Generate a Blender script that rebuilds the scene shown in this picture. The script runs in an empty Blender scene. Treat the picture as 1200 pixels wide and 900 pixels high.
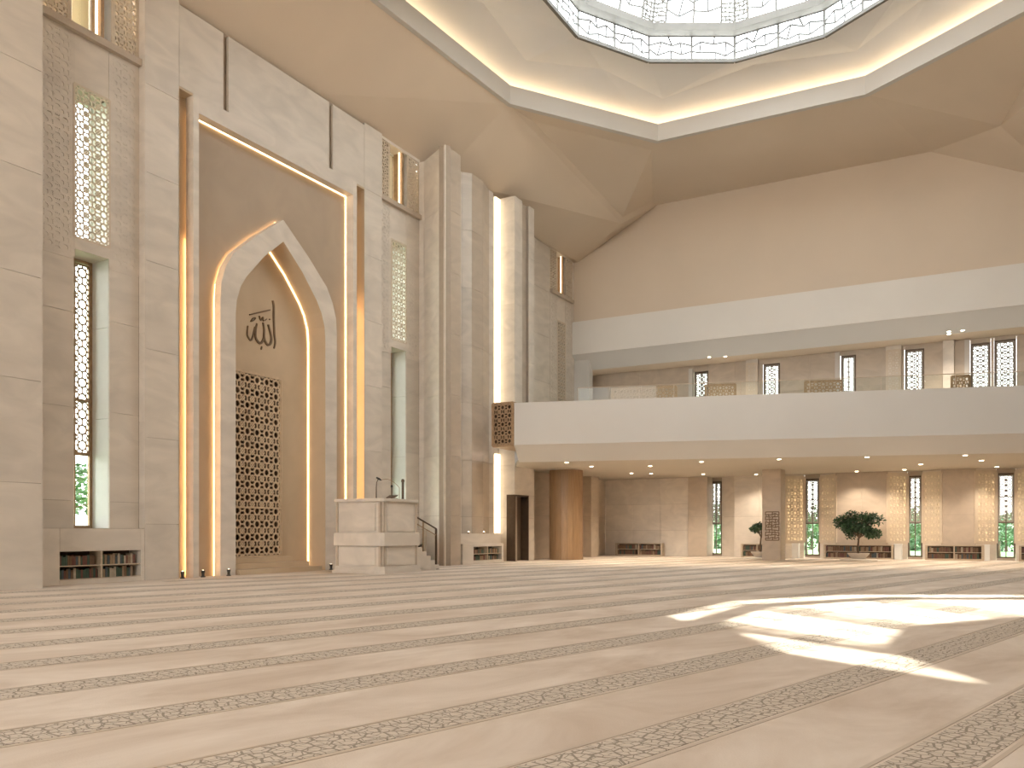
import bpy, bmesh, math, random
from mathutils import Vector, Matrix
random.seed(7)
S = bpy.context.scene
COL = S.collection

# ------------------------------------------------------------------ camera
# World frame = hall frame: X across the hall from the prayer wall (x=0), Y towards the gallery wall, Z up.
CT, CV, CH = 24.1, -51.2, 1.6            # camera position
YAW = math.atan(0.559)                   # camera turned left of the hall's long axis
CC, SS = math.cos(YAW), math.sin(YAW)
cam_d = bpy.data.cameras.new('camera'); cam = bpy.data.objects.new('camera', cam_d); COL.objects.link(cam)
cam.location = (CT, CV, CH); cam.rotation_euler = (math.pi/2, 0, YAW)
cam_d.sensor_width = 36; cam_d.lens = 30.0; cam_d.shift_y = 173/1200; cam_d.clip_end = 500
S.camera = cam
S.view_settings.view_transform = 'Standard'; S.view_settings.look = 'None'
S.view_settings.gamma = 1.0; S.view_settings.use_curve_mapping = False
S.view_settings.exposure = -0.06

# ------------------------------------------------------------------ world and sun
W = bpy.data.worlds.new('sky'); S.world = W; W.use_nodes = True
nt = W.node_tree; nt.nodes.clear()
wo = nt.nodes.new('ShaderNodeOutputWorld'); bg = nt.nodes.new('ShaderNodeBackground')
tc = nt.nodes.new('ShaderNodeTexCoord'); sp = nt.nodes.new('ShaderNodeSeparateXYZ')
cr = nt.nodes.new('ShaderNodeValToRGB')
cr.color_ramp.elements[0].position = 0.0; cr.color_ramp.elements[0].color = (1.0, 0.97, 0.92, 1)
cr.color_ramp.elements[1].position = 0.8; cr.color_ramp.elements[1].color = (0.80, 0.90, 1.0, 1)
nt.links.new(tc.outputs['Generated'], sp.inputs[0]); nt.links.new(sp.outputs['Z'], cr.inputs[0])
nt.links.new(cr.outputs[0], bg.inputs[0]); nt.links.new(bg.outputs[0], wo.inputs[0])
bg.inputs['Strength'].default_value = 8.0

def light(name, kind, loc, energy, color=(1, 1, 1), **kw):
    d = bpy.data.lights.new(name, kind); d.energy = energy; d.color = color
    for k, v in kw.items():
        if k != 'rot': setattr(d, k, v)
    o = bpy.data.objects.new(name, d); o.location = loc; COL.objects.link(o)
    if 'rot' in kw: o.rotation_euler = kw['rot']
    return o

def aim(o, d):
    o.rotation_euler = Vector(d).to_track_quat('-Z', 'Y').to_euler()
# sun: comes in through the far panes of the roof lantern and lands on the carpet
sun = light('sun', 'SUN', (0, 0, 60), 22.0, (1.0, 0.93, 0.82), angle=math.radians(0.6))
def camdir(x, d, z): return (x*CC - d*SS, x*SS + d*CC, z)
aim(sun, camdir(2.0, -18.9, -24.0))

# ------------------------------------------------------------------ pixel rays used to take dimensions off the photograph
def on_t(px, t):
    a = (px-600)/1000; D = (t-CT)/(a*CC-SS); return CV + D*(a*SS+CC)
def on_v(px, v):
    a = (px-600)/1000; D = (v-CV)/(a*SS+CC); return CT + D*(a*CC-SS)
def zat(py, t, v):
    D = -(t-CT)*SS + (v-CV)*CC; return CH + (623-py)/1000*D
def hall(x, D): return (CT + x*CC - D*SS, CV + x*SS + D*CC)
def ground(px, py):
    D = CH*1000/(py-623); return hall((px-600)/1000*D, D)

# ------------------------------------------------------------------ materials
def mat(name, col, rough=0.6, metal=0.0, noise=None, tint=0.0, bump=0.0, emis=None, es=0.0, spec=None):
    m = bpy.data.materials.new(name); m.use_nodes = True; n = m.node_tree; b = n.nodes['Principled BSDF']
    b.inputs['Base Color'].default_value = (*col, 1); b.inputs['Roughness'].default_value = rough
    b.inputs['Metallic'].default_value = metal
    if spec is not None: b.inputs['Specular IOR Level'].default_value = spec
    if emis:
        b.inputs['Emission Color'].default_value = (*emis, 1); b.inputs['Emission Strength'].default_value = es
    if noise:
        scale, amt, stretch, dist = noise
        t = n.nodes.new('ShaderNodeTexCoord'); mp = n.nodes.new('ShaderNodeMapping')
        mp.inputs['Scale'].default_value = stretch
        nz = n.nodes.new('ShaderNodeTexNoise'); nz.inputs['Scale'].default_value = scale
        nz.inputs['Detail'].default_value = 5; nz.inputs['Distortion'].default_value = dist
        g = n.nodes.new('ShaderNodeNewGeometry')
        n.links.new(g.outputs['Position'], mp.inputs[0]); n.links.new(mp.outputs[0], nz.inputs['Vector'])
        rp = n.nodes.new('ShaderNodeValToRGB')
        rp.color_ramp.elements[0].position = 0.32; rp.color_ramp.elements[1].position = 0.68
        rp.color_ramp.elements[0].color = (*[c*(1-amt) for c in col], 1)
        rp.color_ramp.elements[1].color = (*[min(1, c*(1+amt*0.6)) for c in col], 1)
        n.links.new(nz.outputs['Fac'], rp.inputs[0]); last = rp.outputs[0]
        if tint:
            oi = n.nodes.new('ShaderNodeObjectInfo'); mr = n.nodes.new('ShaderNodeMapRange')
            mr.inputs['To Min'].default_value = 1-tint; mr.inputs['To Max'].default_value = 1+tint
            n.links.new(oi.outputs['Random'], mr.inputs['Value'])
            hs = n.nodes.new('ShaderNodeHueSaturation'); n.links.new(mr.outputs[0], hs.inputs['Value'])
            n.links.new(last, hs.inputs['Color']); last = hs.outputs[0]
        n.links.new(last, b.inputs['Base Color'])
        if bump:
            bp = n.nodes.new('ShaderNodeBump'); bp.inputs['Strength'].default_value = bump
            bp.inputs['Distance'].default_value = 0.02
            n.links.new(nz.outputs['Fac'], bp.inputs['Height']); n.links.new(bp.outputs[0], b.inputs['Normal'])
    return m
M = {}
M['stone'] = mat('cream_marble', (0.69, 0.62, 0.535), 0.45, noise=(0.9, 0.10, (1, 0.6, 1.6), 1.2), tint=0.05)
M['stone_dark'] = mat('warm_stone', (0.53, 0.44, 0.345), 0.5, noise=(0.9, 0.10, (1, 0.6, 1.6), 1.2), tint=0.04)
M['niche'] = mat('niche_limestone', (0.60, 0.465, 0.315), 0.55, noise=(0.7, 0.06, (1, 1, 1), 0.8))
M['plaster'] = mat('ceiling_plaster', (0.68, 0.565, 0.44), 0.8, noise=(0.25, 0.03, (1, 1, 1), 0.3))
M['parapet'] = mat('balcony_plaster', (0.60, 0.57, 0.525), 0.7, noise=(0.3, 0.03, (1, 1, 1), 0.3))
M['fold'] = mat('lantern_plaster', (0.77, 0.77, 0.765), 0.8, noise=(0.4, 0.02, (1, 1, 1), 0.3))
M['lanternmetal'] = mat('grey_lantern_frame', (0.17, 0.165, 0.15), 0.5, noise=(3, .05, (1, 1, 1), 0))
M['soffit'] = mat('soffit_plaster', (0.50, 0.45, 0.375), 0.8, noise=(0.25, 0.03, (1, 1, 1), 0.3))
M['doorshade'] = mat('shade_dark_door_wood', (0.13, 0.09, 0.06), 0.5, noise=(2, .15, (6, 6, .5), .5))  # wood darkened to hold the shade of the doorway interior
M['winlat'] = mat('pale_window_lattice', (0.33, 0.30, 0.255), 0.5, noise=(3, .05, (1, 1, 1), 0))
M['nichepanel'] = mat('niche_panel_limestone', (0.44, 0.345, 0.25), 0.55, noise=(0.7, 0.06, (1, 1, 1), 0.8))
M['joint'] = mat('joint_mortar', (0.40, 0.33, 0.26), 0.9, noise=(5, 0.05, (1, 1, 1), 0))
M['bronze'] = mat('bronze_lattice', (0.40, 0.27, 0.16), 0.45, 0.35, noise=(6, 0.15, (1, 1, 1), 0))
M['goldlat'] = mat('carved_wood_lattice', (0.62, 0.47, 0.32), 0.5, 0.0, noise=(4, 0.1, (1, 1, 1), 0))
M['darkback'] = mat('dark_backing', (0.10, 0.065, 0.04), 0.8, noise=(4, 0.2, (1, 1, 1), 0))
M['screen'] = mat('cream_lattice', (0.66, 0.56, 0.44), 0.5, noise=(3, 0.05, (1, 1, 1), 0))
M['white'] = mat('white_frame', (0.78, 0.77, 0.73), 0.5, noise=(3, 0.03, (1, 1, 1), 0))
M['frit'] = mat('grey_glass_tracery', (0.15, 0.15, 0.145), 0.6, noise=(3, 0.05, (1, 1, 1), 0))
M['wood'] = mat('brown_wood', (0.34, 0.21, 0.11), 0.45, noise=(2.0, 0.15, (6, 6, .5), 0.5))
M['case'] = mat('oak_bookcase', (0.50, 0.40, 0.29), 0.5, noise=(3.0, 0.12, (1, 1, 6), 0.5))
M['darkmetal'] = mat('dark_bronze_metal', (0.12, 0.085, 0.06), 0.4, 0.6, noise=(6, 0.1, (1, 1, 1), 0))
M['black'] = mat('black_plastic', (0.03, 0.025, 0.02), 0.5, noise=(6, 0.1, (1, 1, 1), 0))
M['ink'] = mat('inscription_bronze', (0.19, 0.125, 0.075), 0.5, 0.2, noise=(6, 0.1, (1, 1, 1), 0))
M['led'] = mat('warm_led', (1, 0.8, 0.55), 0.5, emis=(1.0, 0.66, 0.34), es=9.0)
M['glowhot'] = mat('bright_glow', (1, 0.9, 0.7), 0.5, emis=(1.0, 0.80, 0.54), es=2.6)
M['ledcove'] = mat('cove_led', (1, 0.8, 0.55), 0.5, emis=(1.0, 0.72, 0.42), es=8.0)
M['ledside'] = mat('side_led', (1, 0.8, 0.55), 0.5, emis=(1.0, 0.66, 0.34), es=22.0)
M['lens'] = mat('lamp_lens', (1, 0.9, 0.8), 0.5, emis=(1.0, 0.82, 0.58), es=14.0)
M['leaf'] = mat('leaf_green', (0.035, 0.085, 0.035), 0.5, noise=(3, 0.5, (1, 1, 1), 0))
M['leaf_out'] = mat('garden_leaf', (0.10, 0.20, 0.09), 0.6, noise=(1, 0.5, (1, 1, 1), 0))
M['grass'] = mat('lawn', (0.12, 0.22, 0.08), 0.9, noise=(1, 0.3, (1, 1, 1), 0))
M['bark'] = mat('bark', (0.17, 0.12, 0.08), 0.8, noise=(8, 0.3, (1, 1, .3), 0), bump=.3)
M['soil'] = mat('soil', (0.08, 0.05, 0.03), 0.9, noise=(8, 0.3, (1, 1, 1), 0))

def glass():
    m = bpy.data.materials.new('clear_glass'); m.use_nodes = True; n = m.node_tree; n.nodes.clear()
    o = n.nodes.new('ShaderNodeOutputMaterial'); mx = n.nodes.new('ShaderNodeMixShader')
    tr = n.nodes.new('ShaderNodeBsdfTransparent'); gl = n.nodes.new('ShaderNodeBsdfGlossy'); fr = n.nodes.new('ShaderNodeFresnel')
    tr.inputs[0].default_value = (0.95, 0.97, 0.96, 1); gl.inputs['Roughness'].default_value = 0.02; fr.inputs[0].default_value = 1.25
    n.links.new(fr.outputs[0], mx.inputs[0]); n.links.new(tr.outputs[0], mx.inputs[1]); n.links.new(gl.outputs[0], mx.inputs[2])
    n.links.new(mx.outputs[0], o.inputs[0]); return m
M['glass'] = glass()
def frosted(c1, c2, f):
    m = bpy.data.materials.new('frosted_glass'); m.use_nodes = True; n = m.node_tree; n.nodes.clear()
    o = n.nodes.new('ShaderNodeOutputMaterial'); mx = n.nodes.new('ShaderNodeMixShader')
    tr = n.nodes.new('ShaderNodeBsdfTranslucent'); df = n.nodes.new('ShaderNodeBsdfDiffuse')
    tr.inputs[0].default_value = (*c1, 1); df.inputs[0].default_value = (*c2, 1); mx.inputs[0].default_value = f
    n.links.new(tr.outputs[0], mx.inputs[1]); n.links.new(df.outputs[0], mx.inputs[2]); n.links.new(mx.outputs[0], o.inputs[0]); return m
M['frosted'] = frosted((0.90, 0.78, 0.60), (0.7, 0.6, 0.48), .6)
M['opal'] = frosted((0.62, 0.62, 0.62), (0.6, 0.6, 0.58), .3)

def carpet(name, border):
    m = mat(name, (0.60, 0.475, 0.36), 0.95, spec=0.15); n = m.node_tree; b = n.nodes['Principled BSDF']
    g = n.nodes.new('ShaderNodeNewGeometry'); mp = n.nodes.new('ShaderNodeMapping')
    mp.inputs['Rotation'].default_value = (0, 0, math.radians(14.3)); n.links.new(g.outputs['Position'], mp.inputs[0])
    mp2 = n.nodes.new('ShaderNodeMapping'); mp2.inputs['Scale'].default_value = (1.0, 0.45, 1); n.links.new(mp.outputs[0], mp2.inputs[0])
    n1 = n.nodes.new('ShaderNodeTexNoise'); n1.inputs['Scale'].default_value = 0.9; n1.inputs['Detail'].default_value = 7
    n1.inputs['Roughness'].default_value = 0.62; n1.inputs['Distortion'].default_value = 0.6
    n.links.new(mp2.outputs[0], n1.inputs['Vector'])
    r = n.nodes.new('ShaderNodeValToRGB'); e = r.color_ramp.elements
    e[0].position = 0.3; e[0].color = (0.54, 0.445, 0.355, 1); e[1].position = 0.7; e[1].color = (0.76, 0.685, 0.60, 1)
    n.links.new(n1.outputs['Fac'], r.inputs[0]); last = r.outputs[0]
    if border:
        nz = n.nodes.new('ShaderNodeTexNoise'); nz.inputs['Scale'].default_value = 3.5; nz.inputs['Detail'].default_value = 1
        n.links.new(mp.outputs[0], nz.inputs['Vector'])
        ad = n.nodes.new('ShaderNodeVectorMath'); ad.operation = 'MULTIPLY_ADD'
        ad.inputs[1].default_value = (0.07, 0.07, 0); n.links.new(nz.outputs['Color'], ad.inputs[0]); n.links.new(mp.outputs[0], ad.inputs[2])
        masks = []
        for sc, w in ((6.5, 0.065), (12.0, 0.055)):
            vo = n.nodes.new('ShaderNodeTexVoronoi'); vo.feature = 'DISTANCE_TO_EDGE'; vo.voronoi_dimensions = '2D'; vo.inputs['Scale'].default_value = sc
            vo.inputs['Randomness'].default_value = 0.75; n.links.new(ad.outputs[0], vo.inputs['Vector'])
            lt = n.nodes.new('ShaderNodeMath'); lt.operation = 'LESS_THAN'; lt.inputs[1].default_value = w
            n.links.new(vo.outputs['Distance'], lt.inputs[0]); masks.append(lt)
        mxm = n.nodes.new('ShaderNodeMath'); mxm.operation = 'MAXIMUM'
        n.links.new(masks[0].outputs[0], mxm.inputs[0]); n.links.new(masks[1].outputs[0], mxm.inputs[1])
        mx = n.nodes.new('ShaderNodeMixRGB'); n.links.new(mxm.outputs[0], mx.inputs[0])
        mx.inputs[1].default_value = (0.62, 0.55, 0.465, 1); mx.inputs[2].default_value = (0.31, 0.265, 0.215, 1)
        last = mx.outputs[0]
    n.links.new(last, b.inputs['Base Color'])
    fz = n.nodes.new('ShaderNodeTexNoise'); fz.inputs['Scale'].default_value = 60
    n.links.new(g.outputs['Position'], fz.inputs['Vector'])
    bp = n.nodes.new('ShaderNodeBump'); bp.inputs['Strength'].default_value = 0.25; bp.inputs['Distance'].default_value = 0.01
    n.links.new(fz.outputs['Fac'], bp.inputs['Height']); n.links.new(bp.outputs[0], b.inputs['Normal'])
    return m
M['carpet'] = carpet('beige_carpet', False); M['border'] = carpet('patterned_carpet_border', True)
BOOKC = {'dark green': (0.05, 0.085, 0.06), 'oxblood': (0.15, 0.06, 0.045), 'tan': (0.30, 0.21, 0.13), 'slate blue': (0.07, 0.09, 0.10),
         'cream': (0.42, 0.35, 0.26), 'brown': (0.16, 0.09, 0.05)}
for k, c in BOOKC.items(): M['book_'+k] = mat(k.replace(' ', '_')+'_cover', c, 0.6, noise=(9, 0.15, (1, 1, 1), 0))

# ------------------------------------------------------------------ mesh helpers
JR = random.Random(11)
class MB:
    def __init__(s): s.v = []; s.f = []
    def add(s, vs, fs):
        o = len(s.v); s.v += [tuple(p) for p in vs]; s.f += [tuple(i+o for i in f) for f in fs]; return s
    def box(s, x0, x1, y0, y1, z0, z1):
        x0, x1 = min(x0, x1), max(x0, x1); y0, y1 = min(y0, y1), max(y0, y1); z0, z1 = min(z0, z1), max(z0, z1)
        return s.add([(x0,y0,z0),(x1,y0,z0),(x1,y1,z0),(x0,y1,z0),(x0,y0,z1),(x1,y0,z1),(x1,y1,z1),(x0,y1,z1)],
                     [(0,3,2,1),(4,5,6,7),(0,1,5,4),(1,2,6,5),(2,3,7,6),(3,0,4,7)])
    def prism(s, pts, z0, z1):                       # plan polygon extruded upwards
        n = len(pts); vs = [(p[0], p[1], z0) for p in pts]+[(p[0], p[1], z1) for p in pts]
        return s.add(vs, [tuple(range(n-1, -1, -1)), tuple(range(n, 2*n))]+[(i, (i+1) % n, n+(i+1) % n, n+i) for i in range(n)])
    def slab(s, pts, d):                             # planar 3D polygon with thickness vector d
        n = len(pts); d = Vector(d); vs = [Vector(p) for p in pts]; vs = vs+[p+d for p in vs]
        return s.add(vs, [tuple(range(n)), tuple(range(2*n-1, n-1, -1))]+[((i+1) % n, i, n+i, n+(i+1) % n) for i in range(n)])
    def bar(s, a, b, w, nrm, d):                     # flat bar between a and b, width w, depth d along nrm
        a = Vector(a); b = Vector(b); nrm = Vector(nrm); k = (b-a).cross(nrm)
        if k.length < 1e-9: return s
        k = k.normalized()*w/2; dn = nrm*d; j = nrm*(JR.random()*.006); a = a+j; b = b+j
        return s.add([a-k, a+k, b+k, b-k, a-k-dn, a+k-dn, b+k-dn, b-k-dn], [(0,1,2,3),(7,6,5,4),(0,4,5,1),(3,2,6,7),(1,5,6,2),(0,3,7,4)])
    def tube(s, pts, radii, n=8):
        pts = [Vector(p) for p in pts]; rings = []
        if isinstance(radii, (int, float)): radii = [radii]*len(pts)
        for i, p in enumerate(pts):
            t = (pts[min(i+1, len(pts)-1)]-pts[max(i-1, 0)]).normalized()
            u = t.orthogonal().normalized() if i == 0 else (pu - t*pu.dot(t)).normalized()
            pu = u; w = t.cross(u)
            rings.append([p+(u*math.cos(2*math.pi*k/n)+w*math.sin(2*math.pi*k/n))*radii[i] for k in range(n)])
        vs = [q for r in rings for q in r]; fs = [tuple(range(n-1, -1, -1)), tuple(range((len(pts)-1)*n, len(pts)*n))]
        for i in range(len(pts)-1):
            for k in range(n): fs.append((i*n+k, i*n+(k+1) % n, (i+1)*n+(k+1) % n, (i+1)*n+k))
        return s.add(vs, fs)
    def lathe(s, prof, cx, cy, n=24):
        vs = []; fs = []
        for r, z in prof: vs += [(cx+r*math.cos(2*math.pi*k/n), cy+r*math.sin(2*math.pi*k/n), z) for k in range(n)]
        for i in range(len(prof)-1):
            for k in range(n): fs.append((i*n+k, i*n+(k+1) % n, (i+1)*n+(k+1) % n, (i+1)*n+k))
        fs.append(tuple(range(n-1, -1, -1))); fs.append(tuple(range((len(prof)-1)*n, len(prof)*n)))
        return s.add(vs, fs)
    def build(s, name, m, parent=None, smooth=False, kind=None):
        me = bpy.data.meshes.new(name); me.from_pydata(s.v, [], s.f); me.validate()
        me.materials.append(M[m])
        if smooth:
            for p in me.polygons: p.use_smooth = True
        o = bpy.data.objects.new(name, me); COL.objects.link(o)
        if parent: o.parent = parent; o.matrix_parent_inverse = Matrix.Translation(-parent.location)
        if kind: o['kind'] = kind
        return o
def tag(o, label, cat, group=None):
    o['label'] = label; o['category'] = cat
    if group: o['group'] = group
    return o
def thing(name, label, cat, loc=(0, 0, 0), group=None):
    o = bpy.data.objects.new(name, None); o.location = loc; COL.objects.link(o); o.empty_display_size = .2
    return tag(o, label, cat, group)
def structure(name, loc=(0, 0, 0)):
    o = bpy.data.objects.new(name, None); o.location = loc; COL.objects.link(o); o['kind'] = 'structure'; return o
def bevel(o, w, seg=2):
    b = o.modifiers.new('bevel', 'BEVEL'); b.width = w; b.segments = seg; b.limit_method = 'ANGLE'; return o

# star lattice: eight-pointed stars joined corner to corner, real bars with depth
def star_lattice(mb, o, u, w, nrm, Wd, Ht, cell, bw, dep):
    o = Vector(o); u = Vector(u).normalized(); w = Vector(w).normalized()
    nx = max(1, round(Wd/cell)); nz = max(1, round(Ht/cell)); cx, cz = Wd/nx, Ht/nz
    P = lambda i, j, a, b: o+u*((i+.5+a)*cx)+w*((j+.5+b)*cz)
    r = 0.37; ax = [(r*math.cos(k*math.pi/4), r*math.sin(k*math.pi/4)) for k in range(8)]
    for i in range(nx):
        for j in range(nz):
            for k in range(8): mb.bar(P(i, j, *ax[k]), P(i, j, *ax[(k+2) % 8]), bw, nrm, dep)
            for k in (1, 3, 5, 7):
                sx = 0.5 if ax[k][0] > 0 else -0.5; sz = 0.5 if ax[k][1] > 0 else -0.5
                mb.bar(P(i, j, *ax[k]), P(i, j, sx, sz), bw, nrm, dep)
                mb.bar(P(i, j, sx*.52, sz), P(i, j, sx, sz*.52), bw, nrm, dep)
            for k in (0, 2, 4, 6): mb.bar(P(i, j, *ax[k]), P(i, j, ax[k][0]*.5/r, ax[k][1]*.5/r), bw, nrm, dep)
    for a, b in (((0, 0), (Wd, 0)), ((Wd, 0), (Wd, Ht)), ((Wd, Ht), (0, Ht)), ((0, Ht), (0, 0))):
        mb.bar(o+u*a[0]+w*a[1], o+u*b[0]+w*b[1], bw*2, nrm, dep*1.2)
    return mb
# cracked-ice tracery: jittered honeycomb
def ice_tracery(mb, corner, cell, bw, nrm, dep):
    A, B, C_, D_ = [Vector(c) for c in corner]       # bottom left, bottom right, top right, top left
    wd = ((B-A).length+(C_-D_).length)/2; ht = (D_-A).length
    nx = max(2, round(wd/cell)); nz = max(2, round(ht/cell*1.15))
    def uv(a, b): return A.lerp(B, a).lerp(D_.lerp(C_, a), b)
    pt = {}
    def P(i, j):
        if (i, j) not in pt:
            a = i/nx/1; b = j/nz
            a += (random.random()-.5)*.6/nx*(0 < i < nx); b += ((random.random()-.5)*.5+((i+j) % 2-.5)*.42)/nz*(0 < j < nz)
            pt[(i, j)] = uv(min(1, max(0, a)), min(1, max(0, b)))
        return pt[(i, j)]
    for i in range(nx+1):
        for j in range(nz+1):
            if i < nx: mb.bar(P(i, j), P(i+1, j), bw, nrm, dep)
            if j < nz and (i+j) % 2 == 0: mb.bar(P(i, j), P(i, j+1), bw, nrm, dep)
    return mb

# ------------------------------------------------------------------ stone faced walls: every panel its own piece
PANEL_CACHE = {}
def panel(parent, a, b, z0, z1, m, name='stone_panel', th=0.05, core=None, gap=0.012):
    """one facing slab on the plan line a->b (room on the right hand), plus its core behind"""
    ax, ay = a; bx, by = b; L = math.hypot(bx-ax, by-ay); ux, uy = (bx-ax)/L, (by-ay)/L; nx, ny = uy, -ux
    g = gap/2
    p0 = (ax+ux*g, ay+uy*g); p1 = (bx-ux*g, by-uy*g)
    q = lambda p, d: (p[0]+nx*d, p[1]+ny*d)
    MB().prism([q(p0, 0), q(p1, 0), q(p1, -th), q(p0, -th)][::-1], z0+g, z1-g).build(name, m, parent)
def wall_face(parent, core, a, b, z0, z1, m='stone', rows=None, cols=None, th=0.05, depth=0.35, offset=0.0):
    L = math.hypot(b[0]-a[0], b[1]-a[1]); ux, uy = (b[0]-a[0])/L, (b[1]-a[1])/L; nx, ny = uy, -ux
    if cols is None: cols = max(1, round(L/3.2))
    if rows is None:
        ys = [z0]; lv = [2.35, 5.2, 8.1, 11.0, 13.9, 16.8, 19.7]
        for l in lv:
            l2 = l+offset
            if z0+0.7 < l2 < z1-0.7: ys.append(l2)
        ys.append(z1)
    else: ys = [z0+(z1-z0)*i/rows for i in range(rows+1)]
    for i in range(cols):
        pa = (a[0]+ux*L*i/cols, a[1]+uy*L*i/cols); pb = (a[0]+ux*L*(i+1)/cols, a[1]+uy*L*(i+1)/cols)
        for j in range(len(ys)-1): panel(parent, pa, pb, ys[j], ys[j+1], m, th=th)
    q = lambda p, d: (p[0]+nx*d, p[1]+ny*d)
    e = min(.055, L*.3); a2 = (a[0]+ux*e, a[1]+uy*e); b2 = (b[0]-ux*e, b[1]-uy*e)
    core.prism([q(a2, -th-.001), q(b2, -th-.001), q(b2, -depth), q(a2, -depth)][::-1], z0, z1)

ZC = 19.7        # ceiling height at the side walls
ZR = 22.5        # ceiling height at the ring
V0 = 0.7         # upper gallery plane
VB = 3.5         # back wall plane

# ---------------- left wall
WL = structure('wall_left'); core = MB()
vA = on_t(50, 0.9)
bay1 = (-36.05, -32.7); bay2 = (-20.2, -16.9); bay3 = (-2.6, V0)
wall_face(WL, core, (0.9, -74), (0.9, vA), 0, ZC, cols=6, offset=0.6)
wall_face(WL, core, (0.9, vA), (-0.3, vA), 0, ZC, cols=1)
v210, v427 = on_t(210, 0), on_t(427, 0)
wall_face(WL, core, (0, bay1[1]), (0, v210), 0, ZC, cols=1, offset=-.5)
wall_face(WL, core, (0, v427), (0, bay2[0]), 0, ZC, cols=1)
# above the prayer niche: three panels with dark slots between them
ZF = 16.8
g1, g2 = on_t(265, 0), on_t(388, 0)
for a, b in ((v210, g1-.12), (g1+.12, g2-.12), (g2+.12, v427)):
    wall_face(WL, core, (0, a), (0, b), ZF, ZC-.12, rows=1, cols=1, th=0.14)
core.box(-0.35, -0.145, v210, v427, ZF, ZC)
WINDOWS = [0]
def window_frame_set(win, t, v0, v1, z0, z1, fr, mats='darkmetal', rails=(), mull=True):
    mb = MB(); w = fr
    mb.box(t-.05, t+.05, v0, v0+w, z0, z1).box(t-.05, t+.05, v1-w, v1, z0, z1)
    mb.box(t-.05, t+.05, v0+w, v1-w, z0, z0+w).box(t-.05, t+.05, v0+w, v1-w, z1-w, z1)
    mb.build('window_frame', mats, win)
    for r in rails: MB().box(t-.05, t+.05, v0+w, v1-w, r-w*.4, r+w*.4).build('rail', mats, win)
    if mull:
        c = (v0+v1)/2; MB().box(t-.04, t+.04, c-.025, c+.025, z0+w, z1-w).build('mullion', mats, win)
    MB().box(t-.012, t-.002, v0+w, v1-w, z0+w, z1-w).build('pane', 'glass', win)
def bay(b0, b1, lower=True, near_return=True, far_return=True, zb=1.7):
    o0, o1 = (b0+b1)/2-.6, (b0+b1)/2+.6
    R = -0.3; ZT = 16.85
    z00 = zb if lower else 7.9
    if far_return: wall_face(WL, core, (R, b1), (0, b1), z00, ZC, cols=1)
    if near_return: wall_face(WL, core, (0, b0), (R, b0), z00, ZC, cols=1)
    wall_face(WL, core, (R, b0), (R, o0), z00, ZT, cols=1, offset=.2)
    wall_face(WL, core, (R, o1), (R, b1), z00, ZT, cols=1, offset=.2)
    wall_face(WL, core, (R, o0), (R, o1), 15.3, ZT, rows=1, cols=1)
    # reveals of the opening, white instead of stone to carry the bright daylight
    for a, b in (((-1.35, o1), (R-.052, o1)), ((R-.052, o0), (-1.35, o0))):
        wall_face(WL, core, a, b, z00, 15.3, 'white', cols=1, depth=.4)
    core.box(-1.35, R-.36, o0-.3, o1+.3, 15.3, 15.6)
    core.box(-1.35, R-.36, o0, o1, z00-.2, z00)
    WINDOWS[0] += 1; win = structure('window_%d' % WINDOWS[0], (-1.0, (o0+o1)/2, z00))
    zt = 10.25
    if lower:
        window_frame_set(win, -1.2, o0, o1, z00, zt, .1, 'bronze', rails=(zat(530, -1.2, o0), zat(465, -1.2, o0)) if b0 < -30 else (3.5, 5.2))
        z1_ = 4.0
        lm = star_lattice(MB(), (-1.14, o0+.1, z1_+.1), (0, 1, 0), (0, 0, 1), (1, 0, 0), 1.0, zt-z1_-.25, .5, .03, .04)
        lm.build('lattice', 'bronze', win, kind='stuff')
        MB().box(-1.25, R+.02, o0, o1, zt, zt+.35).build('transom', 'stone', win)
    else: zt = z00-.3
    window_frame_set(win, -1.2, o0, o1, zt+.35, 15.3, .06, 'white')
    lm = star_lattice(MB(), (R+.02, o0, zt+.36), (0, 1, 0), (0, 0, 1), (1, 0, 0), 1.2, 15.3-zt-.36, .4, .035, .04)
    lm.build('lattice', 'screen', win, kind='stuff')
    # shallow carved relief either side and over the opening
    z0r = max(10.0, z00)
    for a, b in ((b0+.03, o0-.05), (o1+.05, b1-.03)):
        star_lattice(MB(), (R+.012, a, z0r), (0, 1, 0), (0, 0, 1), (1, 0, 0), b-a, ZT-z0r-.05, .42, .075, .012).build('carved_relief', 'stone', win, kind='stuff')
    # transom beam and clerestory
    MB().box(-.6, -.12, b0+.01, b1-.01, ZT, ZT+.22).build('ledge', 'stone_dark', win)
    WINDOWS[0] += 1; cl = structure('window_%d' % WINDOWS[0], (-.5, (o0+o1)/2, ZT))
    c = (b0+b1)/2; z0c = ZT+.22
    for a, b in ((b0+.02, c-.72), (c+.72, b1-.02)):
        star_lattice(MB(), (-.3, a, z0c), (0, 1, 0), (0, 0, 1), (1, 0, 0), b-a, ZC-z0c, .35, .045, .06).build('lattice', 'screen', cl, kind='stuff')
        MB().box(-.62, -.6, a-.02, b+.02, z0c, ZC+.05).build('frosted_pane', 'frosted', cl)
    window_frame_set(cl, -.9, c-.72, c+.72, z0c, ZC, .09, 'white', mull=False)
    MB().box(-1.2, -.35, c+.34, c+.46, z0c, ZC).build('post', 'bronze', cl)
    MB().box(-.93, -.91, c-.66, c+.3, z0c, ZC).build('frosted_pane', 'frosted', cl)
    for q in (c-.64, c+.24): MB().box(-.5, -.45, q, q+.07, z0c, ZC).build('glow_strip', 'glowhot', cl)  # glowing bars added for the bright edges beside the opening
    for s in (-1, 1): MB().box(-.95, -.33, c+s*.72-.05, c+s*.72+.05, z0c, ZC).build('jamb', 'stone', cl)
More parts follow.
